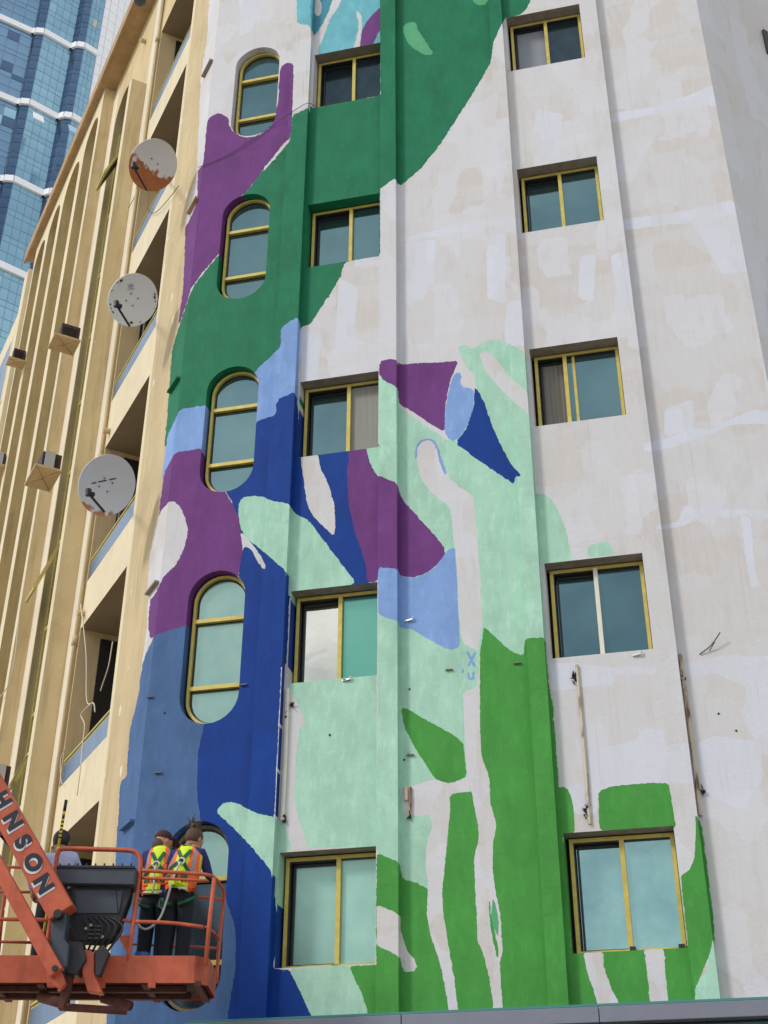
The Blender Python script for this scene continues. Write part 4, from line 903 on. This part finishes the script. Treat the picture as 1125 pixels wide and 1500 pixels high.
# ================================================================= boom lift
YN, YF = 14.3, 15.25
a0 = at(305, 1400, YN); XR, ZT = a0.x, a0.z; ZB_ = at(303, 1440, YN).z; XL = XR-2.6; ZF = ZT-.11
lift = empty('boom_lift', ((XL+XR)/2, YN+.4, ZB_), 'orange boom lift with its basket of workers raised to the mural', 'boom lift')
lo = -lift.location
def T(b, pts, r=.02, n=8): b.tube([Vector(p)+lo for p in pts], r, n); return b
b = MB(); i_ = .14
fp = [(XL, YN), (XR-i_, YN), (XR, YN+i_), (XR, YF-i_), (XR-i_, YF), (XL, YF)]
n = len(fp)
b.add([Vector((x, y, z))+lo for z in (ZB_, ZT) for x, y in fp], [(i, (i+1) % n, n+(i+1) % n, n+i) for i in range(n)])
b.add([Vector((x+(.03 if x < -3 else -.03), y+(.03 if y < 14.7 else -.03), z))+lo for z in (ZB_, ZT) for x, y in fp], [(n+i, n+(i+1) % n, (i+1) % n, i) for i in range(n)])
b.add([Vector((x, y, ZT))+lo for x, y in fp]+[Vector((x+(.03 if x < -3 else -.03), y+(.03 if y < 14.7 else -.03), ZT))+lo for x, y in fp], [(i, (i+1) % n, n+(i+1) % n, n+i) for i in range(n)])
b.build('toe_board', 'lift_orange', lift)
b = MB()
for za_, zb_ in ((ZB_+.03, ZB_+.06), (ZF-.02, ZF)):
    P_ = [Vector((x+(.035 if x < -3 else -.035), y+(.035 if y < 14.7 else -.035), z))+lo for z in (za_, zb_) for x, y in fp]; b.add(P_, [tuple(range(n))[::-1], tuple(range(n, 2*n))]+[(i, (i+1) % n, n+(i+1) % n, n+i) for i in range(n)])
b.build('platform_floor', 'lift_underside', lift)
b = MB()
for x in [XL+.3+k*.55 for k in range(5)]: b.beam(Vector((x, YN+.02, ZB_+.0))+lo, Vector((x, YF-.02, ZB_))+lo, .07, .05)
b.beam(Vector((XL, YN+.3, ZB_-.01))+lo, Vector((XR-.25, YN+.3, ZB_-.01))+lo, .08, .06); b.beam(Vector((XL, YF-.25, ZB_-.01))+lo, Vector((XR-.25, YF-.25, ZB_-.01))+lo, .08, .06)
b.build('floor_bearer', 'lift_rust', lift)
N_ = lambda x, y, Y=YN+.02: at(x, y, Y)
rt = .021
def rail(pts, r=rt, m='lift_orange', name='guard_rail', sm=True):
    b = MB(); T(b, smooth_path(pts, 5) if sm and len(pts) > 2 else pts, r); return b.build(name, m, lift, smooth=True)
rail([N_(76, 1330), N_(82, 1268), N_(85, 1250), N_(93, 1243.5), N_(140, 1244), N_(190, 1246), N_(202, 1252), N_(206, 1264), N_(203, 1290), N_(197, 1340), N_(187, 1408)], .026)
FY = YF-.05
rail([N_(206, 1275), N_(260, 1278), N_(300, 1281), at(314, 1286, YN+.1), at(322, 1296, YN+.5), at(328, 1312, FY), at(322, 1370, FY), at(317, 1440, FY)])
rail([N_(206, 1286), N_(260, 1288), N_(304, 1290)], .016)
rail([N_(196, 1350), N_(250, 1352), N_(298, 1358)]); rail([at(302, 1358, YN+.05), at(313, 1366, YN+.5), at(321, 1375, FY)], .016)
rail([N_(314, 1286), N_(308, 1340), N_(301, 1414)], .024, sm=False)
rail([N_(94, 1342), N_(140, 1345), N_(192, 1349)]); rail([N_(-60, 1346), N_(40, 1347), N_(74, 1348)])
rail([at(-60, 1378, FY), at(60, 1381, FY)], .017); rail([at(-60, 1267, FY), at(12, 1270, FY), at(80, 1272, FY)], .019); rail([at(-60, 1306, FY), at(75, 1307, FY)], .017)
rail([at(200, 1304, FY), at(326, 1318, FY)], .017); rail([at(190, 1383, FY), at(260, 1386, FY), at(319, 1389, FY)], .015)
rail([at(12, 1270, FY), at(4, 1330, FY), at(-3, 1405, FY)], .02, sm=False); rail([N_(75, 1345), N_(66, 1405)], .03, sm=False)
# plates on the rails
b = MB(); b.v = []; pp = [N_(172, 1370), N_(194, 1370), N_(192, 1395), N_(186, 1396)]; b.add([p+lo for p in pp]+[p+lo+Vector((0, .03, 0)) for p in pp], [(0, 1, 2, 3), (7, 6, 5, 4), (0, 4, 5, 1), (1, 5, 6, 2), (2, 6, 7, 3), (3, 7, 4, 0)]); b.build('gusset_plate', 'lift_orange', lift)
def slab(pts, Y, th, m, name, bev=.0):
    P = [at(x, y, Y) for x, y in pts]; n = len(P); b = MB()
    b.add([p+lo for p in P]+[p+lo+Vector((0, th, 0)) for p in P], [tuple(range(n)), tuple(range(n, 2*n))[::-1]]+[(i, n+i, n+(i+1) % n, (i+1) % n) for i in range(n)])
    return b.build(name, m, lift, bevel=bev)
# control console
slab([(82, 1270), (199, 1271), (196, 1296), (84, 1294)], YN-.16, .34, 'lift_grey', 'console_lid', .012)
b_ = slab([(84, 1267), (197, 1268), (199, 1272), (82, 1271)], YN-.18, .38, 'lift_black', 'console_rim', .006)
slab([(86, 1297), (192, 1298), (188, 1318), (178, 1345), (168, 1372), (150, 1380), (112, 1378), (92, 1330)], YN-.06, .2, 'lift_black', 'console_body', .012)
slab([(106, 1303), (180, 1304), (174, 1338), (108, 1338)], YN-.075, .02, 'lift_grey', 'console_panel', .006)
for x in (101, 108, 170): b = MB(); T(b, [N_(x, 1298, YN-.2), N_(x+3, 1340, YN-.1)], .006, 5); b.build('cable_guide', 'black_plastic', lift)
for k in range(9): b = MB(); T(b, [N_(88+k*13, 1268, YN-.02), N_(88+k*13, 1265, YN-.02)], .011, 6); b.build('switch', 'black_plastic', lift)
b = MB()
for x, y in ((101, 1300), (126, 1360), (133, 1355), (150, 1372)): b.tube([N_(x, y, YN-.1)+lo, N_(x, y, YN-.14)+lo], .016, 8)
b.build('knob', 'steel', lift)
b = MB()
for y in (1356, 1362, 1368, 1374): T(b, [N_(128, y, YN-.09), N_(150, y+.6, YN-.09)], .006, 5)
b.build('warning_print', 'vest_grey', lift)
for k in range(6):
    x0 = 120+k*8; b = MB(); T(b, smooth_path([N_(x0, 1342, YN-.1), N_(x0+10+k*2, 1358, YN-.16), N_(x0+4, 1385, YN-.14), N_(112+k*6, 1412, YN-.05)], 5), .012, 6); b.build('hydraulic_hose', 'black_plastic', lift, smooth=True)
# tilting bracket, rotator and the jib with its levelling link, a little in front of the basket
slab([(76, 1334), (84, 1330), (97, 1334), (97, 1352), (94, 1375), (101, 1384), (98, 1415), (88, 1424), (72, 1424), (73, 1390)], YN-.42, .2, 'lift_grey', 'tilt_bracket', .015)
slab([(98, 1378), (120, 1380), (126, 1405), (112, 1428), (96, 1425)], YN-.32, .22, 'lift_black', 'rotator', .01)
slab([(122, 1390), (138, 1395), (138, 1425), (150, 1455), (128, 1452), (120, 1425)], YN-.26, .14, 'lift_orange', 'rotator_arm', .01)
slab([(96, 1420), (107, 1424), (102, 1450), (92, 1478), (84, 1478), (90, 1448)], YN-.26, .1, 'lift_rust', 'rotator_arm', .008)
slab([(140, 1392), (152, 1384), (160, 1395), (146, 1430), (140, 1428)], YN-.3, .1, 'lift_black', 'cylinder', .008)
slab([(86, 1420), (100, 1420), (94, 1452), (84, 1452)], YN-.02, .05, 'lift_orange', 'mounting_lug')
rail([at(88, 1475, YN-.1), at(186, 1481, YN-.02)], .04, 'lift_rust', 'lower_link', False); rail([at(150, 1462, YN+.3), at(192, 1474, YN+.2)], .05, 'lift_rust', 'lower_link', False)
rail([at(60, 1460, YN+.3), at(96, 1470, YN)], .06, 'lift_rust', 'lower_link', False)
for k in range(3): slab([(68+k*74, 1437), (80+k*74, 1437), (79+k*74, 1446), (69+k*74, 1446)], YN-.012, .05, 'lift_orange', 'mounting_lug')
YJ = YN-.5
dj = (at(90, 1330, YJ)-at(0, 1160, YJ)).normalized()
def jib(pa, pb, wpx_a, m, name, th, far=5.0):
    A, B = at(*pa, YJ), at(*pb, YJ); d = (B-A).normalized(); A2 = A-d*far; s = Vector((d.z, 0, -d.x)).normalized(); s = s if s.x > 0 else -s
    hw = wpx_a/2*(A.y*CT+A.z*ST)/F; b = MB()
    vs = [P+s*q*hw+Vector((0, o, 0))+lo for P in (A2, B) for q, o in ((-1, 0), (1, 0), (1, th), (-1, th))]
    b.add(vs, [(3, 2, 1, 0), (4, 5, 6, 7), (0, 1, 5, 4), (1, 2, 6, 5), (2, 3, 7, 6), (3, 0, 4, 7)]); return b.build(name, m, lift, bevel=.008), d, s, A2
jb, dj, sj, jend = jib((-2, 1172), (89, 1336), 37, 'lift_orange', 'jib', .26)
lk, d2, s2, lend = jib((-2, 1272), (82, 1424), 20, 'lift_orange', 'levelling_link', .12)
slab([(66, 1395), (80, 1400), (96, 1440), (90, 1448), (70, 1440)], YJ+.1, .1, 'lift_orange', 'link_end', .01)
for pts in ([(-4, 1218), (18, 1244), (36, 1275), (58, 1300)], [(-4, 1290), (8, 1302), (20, 1313)]):
    b = MB(); T(b, smooth_path([at(x, y, YJ+.15) for x, y in pts], 5), .018 if pts[0][1] < 1250 else .03, 6); b.build('hydraulic_hose', 'black_plastic', lift, smooth=True)
slab([(-30, 1180), (8, 1200), (14, 1222), (-30, 1218)], YJ+.05, .12, 'lift_orange', 'link_plate', .01); slab([(-30, 1210), (12, 1216), (14, 1221), (-30, 1222)], YJ+.03, .02, 'lift_black', 'link_plate')
b = MB(); c_ = at(84, 1338, YJ-.03)+lo; b.tube([c_, c_+Vector((0, .3, 0))], .045, 12); b.build('pivot_pin', 'lift_black', lift); b = MB(); c_ = at(80, 1418, YJ-.03)+lo; b.tube([c_, c_+Vector((0, .3, 0))], .03, 12); b.build('pivot_pin', 'lift_black', lift)
# letters down the jib
for ch, (x, y) in zip('HNSON', ((2, 1172.5), (18.3, 1203), (33, 1233.5), (48, 1264), (63, 1295.5))):
    yv = sj; xv = dj; zv = Vector((0, -1, 0)); base = at(x, y, YJ)+lo
    Mr = Matrix((xv, yv, zv)).transposed().to_4x4()
    if (xv.cross(yv)).dot(zv) < 0: pass
    text_mesh(ch, .225, 'lettering', 'text_white', lift, Matrix.Translation(base-Vector((0, .004, 0))-sj*.014+dj*.016) @ Mr @ Matrix.Scale(1.05, 4, (1, 0, 0)), .001, .018)
    text_mesh(ch, .225, 'lettering', 'text_navy', lift, Matrix.Translation(base-Vector((0, .009, 0))) @ Mr @ Matrix.Scale(1.05, 4, (1, 0, 0)), .001, .013)
# main boom and chassis, outside the picture to the left
jm = (jend+lend)/2
b = MB(); b.beam(jend+lo+Vector((0, .13, 0)), Vector((-13.5, 6.0, 1.2))+lo, .34, .4); b.build('main_boom', 'lift_orange', lift)
b = MB(); b.beam(lend+lo+Vector((0, .1, 0)), jend+lo+Vector((0, .1, 0)), .16, .2); b.build('knuckle', 'lift_orange', lift)
def wbox(x0, x1, y0, y1, z0, z1, m, name, bev=.03):
    b = MB(); b.box(x0+lo.x, x1+lo.x, y0+lo.y, y1+lo.y, z0+lo.z, z1+lo.z); b.build(name, m, lift, bevel=bev)
wbox(-15.4, -12.2, 4.6, 7.0, -.4, .9, 'lift_orange', 'turntable'); wbox(-15.2, -12.4, 4.8, 6.8, -1.1, -.4, 'lift_grey', 'chassis')
for x in (-15.0, -12.6):
    for y in (4.55, 7.05):
        b = MB(); c_ = Vector((x, y, -1.1))+lo; b.tube([c_-Vector((0, .17, 0)), c_+Vector((0, .17, 0))], .5, 20); b.build('wheel', 'black_plastic', lift)

# ================================================================= people
def skin_mesh(name, joints, edges, m, parent, sub=2, root=0):
    me = bpy.data.meshes.new(name); me.from_pydata([j[0] for j in joints], edges, [])
    o = bpy.data.objects.new(name, me); COL.objects.link(o)
    o.modifiers.new('skin', 'SKIN'); sm = o.modifiers.new('sub', 'SUBSURF'); sm.levels = sub; sm.render_levels = sub
    for i, j in enumerate(joints):
        rr = j[1] if isinstance(j[1], tuple) else (j[1], j[1]); me.skin_vertices[0].data[i].radius = rr; me.skin_vertices[0].data[i].use_root = (i == root)
    bpy.context.view_layer.update()
    m2 = bpy.data.meshes.new_from_object(o.evaluated_get(bpy.context.evaluated_depsgraph_get())); COL.objects.unlink(o); bpy.data.objects.remove(o)
    m2.name = name; m2.polygons.foreach_set('use_smooth', [True]*len(m2.polygons))
    return link(name, m2, m, parent)
def hand(wr, d, side, parent, m):
    """palm, four unequal fingers and a thumb, slightly curled"""
    d = Vector(d).normalized(); wr = Vector(wr); x = Vector(side).normalized(); x = (x-d*x.dot(d)).normalized(); c = d.cross(x)
    b = MB(); pc = wr+d*.045
    b.tube([wr, wr+d*.02, wr+d*.06, wr+d*.09], [.022, .033, .038, .03], 8)
    for k, ln in zip(range(4), (.065, .075, .07, .055)):
        s = pc+d*.035+x*(.027-.018*k); p1 = s+d*ln*.5+c*.008; p2 = p1+d*ln*.4+c*.03; b.tube([s, p1, p2], [.0095, .009, .007], 6)
    s = pc-d*.01+x*.03; b.tube([s, s+x*.028+d*.03+c*.012, s+x*.03+d*.058+c*.022], [.012, .011, .008], 6)
    return b.build('glove', m, parent, smooth=True)
def person(base, facing, label, P, shirt, sleeves, hair_kind, vest, H=1.72):
    root = empty('person', base, label, 'person'); root.rotation_euler = (0, 0, facing)
    g = lambda k: Vector(P[k])*H/1.72
    names = ['pelvis', 'waist', 'chest', 'neck', 'head_c', 'hipL', 'kneeL', 'ankL', 'toeL', 'hipR', 'kneeR', 'ankR', 'toeR', 'shL', 'elL', 'wrL', 'shR', 'elR', 'wrR', 'head_t']
    rad = dict(pelvis=(.15, .11), waist=(.125, .095), chest=(.15, .11), neck=(.055, .055), head_c=(.075, .09), head_t=(.07, .08), hipL=.09, kneeL=.062, ankL=.042, toeL=.035, hipR=.09, kneeR=.062, ankR=.042, toeR=.035, shL=.06, elL=.043, wrL=.028, shR=.06, elR=.043, wrR=.028)
    slim = dict(pelvis=(.11, .08), waist=(.1, .07), chest=(.1, .07), hipL=.07, hipR=.07, kneeL=.05, kneeR=.05, shL=.045, shR=.045, elL=.036, elR=.036)
    J = [(g(k), slim.get(k, rad[k])) for k in names]; ix = {k: i for i, k in enumerate(names)}
    E_ = [('pelvis', 'waist'), ('waist', 'chest'), ('chest', 'neck'), ('neck', 'head_c'), ('head_c', 'head_t'), ('pelvis', 'hipL'), ('hipL', 'kneeL'), ('kneeL', 'ankL'), ('ankL', 'toeL'), ('pelvis', 'hipR'), ('hipR', 'kneeR'), ('kneeR', 'ankR'), ('ankR', 'toeR'), ('chest', 'shL'), ('shL', 'elL'), ('elL', 'wrL'), ('chest', 'shR'), ('shR', 'elR'), ('elR', 'wrR')]
    skin_mesh('body', J, [(ix[a], ix[b]) for a, b in E_], 'skin', root)
    sc = lambda r, f: (r[0]*f, r[1]*f) if isinstance(r, tuple) else r*f
    def part(name, ks, es, m, f, over={}, sub=2):
        i2 = {k: i for i, k in enumerate(ks)}; return skin_mesh(name, [(g(k), sc(over.get(k, rad.get(k)), f)) for k in ks], [(i2[a], i2[b]) for a, b in es], m, root, sub)
    part('trousers', ['pelvis', 'waist', 'hipL', 'kneeL', 'ankL', 'hipR', 'kneeR', 'ankR'], [('pelvis', 'waist'), ('pelvis', 'hipL'), ('hipL', 'kneeL'), ('kneeL', 'ankL'), ('pelvis', 'hipR'), ('hipR', 'kneeR'), ('kneeR', 'ankR')], 'trousers', 1.22, dict(kneeL=.075, kneeR=.075, ankL=.062, ankR=.062, waist=(.11, .085)))
    part('shirt', ['waist', 'pelvis', 'chest', 'neck', 'shL', 'elL', 'wrL', 'shR', 'elR', 'wrR'], [('waist', 'pelvis'), ('waist', 'chest'), ('chest', 'neck'), ('chest', 'shL'), ('shL', 'elL'), ('elL', 'wrL'), ('chest', 'shR'), ('shR', 'elR'), ('elR', 'wrR')], sleeves, 1.2, dict(pelvis=(.12, .09), neck=(.04, .04), wrL=.03, wrR=.03))
    for k in 'LR':
        b = MB(); a_ = g('ank'+k); t_ = g('toe'+k); b.tube([a_+Vector((0, -.06, -.03)), a_+Vector((0, 0, -.02)), t_, t_+Vector((0, .05, 0))], [.05, .06, .05, .025], 8); b.build('shoe', 'shoe', root, smooth=True)
    for k, sd in (('L', -1), ('R', 1)):
        hand(g('wr'+k), g('wr'+k)-g('el'+k)+Vector((0, 0, 0)), (-sd*.6, .8, 0), root, 'glove' if vest else 'skin')
    hc = g('head_c'); hd = (g('head_t')-g('neck')).normalized(); fwd = Vector((math.sin(P['look']), math.cos(P['look']), P.get('lookz', -.2))).normalized(); rt_ = fwd.cross(Vector((0, 0, 1))).normalized()
    up_ = rt_.cross(fwd)
    Mh = Matrix.Translation(hc+Vector((0, 0, .03))) @ Matrix((rt_, fwd, up_)).transposed().to_4x4() @ Matrix.Scale(1.1, 4)
    # head with a face: sphere shaped to skull, nose, brow, ears, mouth
    def ell(b, c, r, n=14, mm=0, M=Mh, zmin=-2):
        vs, fs = [], []
        for i in range(n+1):
            th_ = math.pi*i/n
            for j in range(n*2):
                ph = math.pi*j/n; vs.append(M @ Vector((c[0]+r[0]*math.sin(th_)*math.cos(ph), c[1]+r[1]*math.sin(th_)*math.sin(ph), c[2]+r[2]*max(math.cos(th_), zmin))))
        m_ = 2*n
        for i in range(n):
            for j in range(m_): fs.append((i*m_+j, (i+1)*m_+j, (i+1)*m_+(j+1) % m_, i*m_+(j+1) % m_))
        b.add(vs, fs, mm)
    b = MB(); ell(b, (0, 0, 0), (.08, .1, .115)); ell(b, (0, .03, -.06), (.055, .06, .055)); ell(b, (0, .098, -.015), (.012, .018, .024), 6)
    for s in (-1, 1): ell(b, (s*.078, -.005, -.01), (.012, .022, .032), 6)
    ell(b, (0, .085, -.062), (.024, .01, .007), 6, 1)
    for s in (-1, 1): ell(b, (s*.03, .085, .015), (.011, .008, .006), 6, 2)
    b.build('head', ['skin', 'cap', 'black_plastic'], root, smooth=True)
    b = MB()
    if hair_kind == 'cap':
        ell(b, (0, -.012, .028), (.088, .1, .092), 14, 0, zmin=-.15); Bm = Mh
        vs = [(-.07, .07, .045), (.07, .07, .045), (.06, .165, .02), (0, .185, .012), (-.06, .165, .02)]; b.add([Bm @ Vector(v) for v in vs]+[Bm @ (Vector(v)+Vector((0, 0, .012))) for v in vs], [(0, 1, 2, 3, 4), (9, 8, 7, 6, 5)]+[(i, (i+1) % 5, 5+(i+1) % 5, 5+i) for i in range(5)]); b.build('cap', 'cap', root, smooth=False)
        b = MB(); ell(b, (-.01, -.035, -.04), (.078, .072, .1)); b.build('hair', 'hair', root, smooth=True)
        b = MB(); b.tube(smooth_path([Mh @ Vector(v) for v in ((-.055, -.09, .085), (-.088, -.02, .04), (-.088, .045, -.015), (-.07, .09, -.05))], 4), .005, 5); b.build('mask_strap', 'rope', root)
    else:
        ell(b, (0, -.02, .018), (.09, .1, .11), 14, 0, zmin=-.75)
        if hair_kind == 'bun':
            ell(b, (0, -.05, .12), (.062, .06, .055), 10)
            for k in range(44):
                a_ = random.uniform(0, 6.28); v = Vector((math.cos(a_)*.06, -.05+math.sin(a_)*.055, .12+random.uniform(-.04, .05))); b.tube([Mh @ (v*.9), Mh @ (v*1.15+Vector((random.gauss(0, .02), random.gauss(0, .02), random.gauss(0.01, .02))))], [.011, .003], 4)
        b.build('hair', 'hair' if hair_kind == 'bun' else 'black_plastic', root, smooth=True)
    if vest:
        v = part('vest', ['waist', 'pelvis', 'chest', 'neckb', 'shLb', 'shRb'], [('waist', 'pelvis'), ('waist', 'chest'), ('chest', 'neckb'), ('chest', 'shLb'), ('chest', 'shRb')], ['vest_yellow', 'vest_orange', 'vest_grey', 'vest_yellow_trim'], 1.0,
                 dict(waist=(.185, .155), pelvis=(.185, .15), chest=(.2, .165), neckb=(.1, .09), shLb=(.115, .115), shRb=(.115, .115)), sub=4)
        ch = g('chest')
        for f in v.data.polygons:
            x = f.center.x-ch.x*(f.center.z/ch.z)*.9; ax = abs(x); z = f.center.z
            f.material_index = 0 if ax < .07 else (1 if ax < .105 else (2 if ax < .145 else (1 if ax < .175 else 3)))
            if z < g('pelvis').z+.13: f.material_index = 1 if z > g('pelvis').z+.05 or ax > .1 else 0
        def back(x, z, o=.012):  # point on the back of the vest
            best = None; ok, hit, _, _ = v.ray_cast(Vector((x, -1.0, z)), Vector((0, 1, 0)))
            return (hit if ok else Vector((x, g('chest').y-.15, z)))-Vector((0, o, 0))
        bpy.context.view_layer.update()
        def strap(pts, wd, m, name, o=.012):
            b = MB(); P_ = []
            for (x1, z1), (x2, z2) in zip(pts, pts[1:]):
                P_ += [(x1+(x2-x1)*t/5, z1+(z2-z1)*t/5) for t in range(5)]
            P_.append(pts[-1])
            for (x1, z1), (x2, z2) in zip(P_, P_[1:]):
                b.beam(back(x1, z1, o), back(x2, z2, o), wd, .008, up=(0, -1, 0))
            return b.build(name, m, root)
        cx, cz = ch.x, ch.z
        strap([(cx-.075, cz+.1), (cx, cz-.03)], .04, 'harness', 'harness_strap'); strap([(cx+.075, cz+.1), (cx, cz-.03)], .04, 'harness', 'harness_strap')
        pz = g('pelvis').z
        strap([(cx, cz-.03), (g('pelvis').x-.14, pz+.16)], .04, 'harness', 'harness_strap'); strap([(cx, cz-.03), (g('pelvis').x+.14, pz+.16)], .04, 'harness', 'harness_strap')
        q = back(cx, cz-.03, .035); b = MB(); b.tube([q+Vector((.038*math.cos(t), 0, .034*math.sin(t)-.02)) for t in [i*math.pi/8 for i in range(17)]], .009, 6); b.build('ring', 'frame_white', root)
        # tool belt and hem
        px_ = g('pelvis').x
        strap([(px_-.15, pz+.1), (px_, pz+.1), (px_+.15, pz+.1)], .09, 'vest_orange', 'tool_belt', .014)
        for k in (-.095, 0, .095): strap([(px_+k-.035, pz+.11), (px_+k+.035, pz+.11)], .05, 'harness', 'belt_pocket', .022)
        strap([(px_-.07, pz+.03), (px_+.07, pz+.03)], .06, 'vest_yellow', 'hem_stripe', .02)
        strap([(px_-.14, pz-.02), (px_, pz-.03), (px_+.14, pz-.02)], .02, 'vest_white', 'hem_trim', .02)
        for s in (-1, 1):
            b = MB(); hp = g('hipL' if s < 0 else 'hipR'); b.tube([hp+Vector((s*.13, .02, .0)), hp+Vector((s*.06, -.14, -.1)), hp+Vector((-s*.03, -.13, -.12)), hp+Vector((-s*.05, .0, -.1))], .018, 6); b.build('leg_loop', 'harness', root)
        r0 = q+Vector((0, -.02, -.04)); b = MB(); lx = P['rope']
        b.tube(smooth_path([r0]+[Vector(t) for t in lx], 8), .013, 7); b.build('lanyard', 'rope', root, smooth=True)
    return root
base_p = dict(pelvis=(0, 0, .95), waist=(0, 0, 1.08), chest=(0, .0, 1.3), neck=(0, .03, 1.47), head_c=(.0, .07, 1.56), head_t=(0, .08, 1.64),
              hipL=(-.09, 0, .88), kneeL=(-.1, .02, .49), ankL=(-.1, -.02, .08), toeL=(-.11, .12, .04), hipR=(.09, 0, .88), kneeR=(.1, .02, .49), ankR=(.1, -.02, .08), toeR=(.11, .12, .04),
              shL=(-.18, 0, 1.4), elL=(-.23, .0, 1.13), wrL=(-.24, .08, .9), shR=(.18, 0, 1.4), elR=(.23, .02, 1.13), wrR=(.24, .1, .9), neckb=(0, .02, 1.5), shLb=(-.15, .0, 1.47), shRb=(.15, .0, 1.47), look=.0)
p1 = dict(base_p); p1.update(look=.75, lookz=-.25, head_t=(.0, .08, 1.64), wrL=(-.22, .12, .93), elR=(.2, .12, 1.14), wrR=(.1, .32, 1.1), head_c=(-.0, .08, 1.56), rope=[(.0, -.2, 1.05), (.01, -.2, .95), (.0, -.19, .86)])
p2 = dict(base_p); p2.update(look=.5, lookz=-.35, chest=(.05, .08, 1.3), neck=(.1, .14, 1.46), head_c=(.09, .17, 1.56), head_t=(.1, .18, 1.64), waist=(.02, .02, 1.08), shL=(-.12, .06, 1.38), shR=(.22, .1, 1.4), shLb=(-.09, .06, 1.39), shRb=(.19, .1, 1.41), neckb=(.06, .1, 1.43),
                             elR=(.31, .14, 1.13), wrR=(.31, .36, 1.14), elL=(-.2, .0, 1.1), wrL=(-.18, -.05, .84), rope=[(-.0, -.2, 1.02), (-.05, -.23, .75), (-.11, -.25, .54), (-.24, -.26, .43), (-.36, -.25, .5), (-.43, -.22, .68), (-.46, -.18, .9)])
PZ = ZF
P1w = at(221, 1405, YN+.5); P2w = at(254, 1405, YN+.42)
person((P1w.x, YN+.52, PZ), R(-6), 'worker in a dark cap and safety vest, left of the one with the hair bun', p1, 'shirt_navy', 'shirt_navy', 'cap', True, 1.64)
person((P2w.x, YN+.40, PZ), R(-10), 'worker with hair in a bun, safety vest and harness, reaching into the lowest arched window', p2, 'shirt_navy', 'shirt_navy', 'bun', True, 1.65)
p3 = dict(base_p); p3.update(look=.2, elL=(-.32, -.05, 1.16), wrL=(-.26, .1, 1.0), elR=(.26, .1, 1.2), wrR=(.12, .25, 1.22), chest=(.04, .05, 1.3), shL=(-.2, .0, 1.37))
P3w = at(68, 1400, YN+.62)
person((P3w.x, YN+.62, PZ), R(12), 'worker in a pale blue shirt and dark trousers behind the boom, holding a pole', p3, 'shirt_blue', 'shirt_blue', 'short', False, 1.66)
b = MB(); A, B = at(97, 1172, YN+.42), at(57, 1408, YN+.4)
for k, (t0, t1) in enumerate(((0, .075), (.075, .1), (.1, .125), (.125, .14), (.14, .3), (.3, 1))): b.tube([A.lerp(B, t0), A.lerp(B, t1)], .017 if k else .019, 8, mi=[1, 0, 1, 0, 0, 0][k])
for k in range(5): t0 = .14+k*.025; b.tube([A.lerp(B, t0), A.lerp(B, t0+.01)], .0185, 8, mi=1)
tag(b.build('extension_pole', ['pole_yellow', 'black_plastic'], smooth=True), 'long yellow extension pole with black marks, held upright behind the boom', 'pole')
b = MB(); c_ = at(131, 1396, YN+.35); c_.z = PZ
b = MB(); b.tube([c_, c_+Vector((0, 0, .22)), c_+Vector((0, 0, .225))], [.1, .12, .125], 16, 0); b.tube([c_+Vector((0, 0, .06)), c_+Vector((0, 0, .16))], [.109, .119], 16, 1)
tag(b.build('paint_bucket', ['bucket', 'bucket_blue']), 'small paint bucket with a blue band on the basket floor', 'bucket')
c_ = at(208, 1400, YN+.3); c_.z = PZ
b = MB(); b.tube([c_, c_+Vector((0, 0, .2))], [.07, .085], 14, 0); tag(b.build('paint_bucket', ['bucket_blue']), 'open blue paint bucket at the feet of the capped worker', 'bucket')
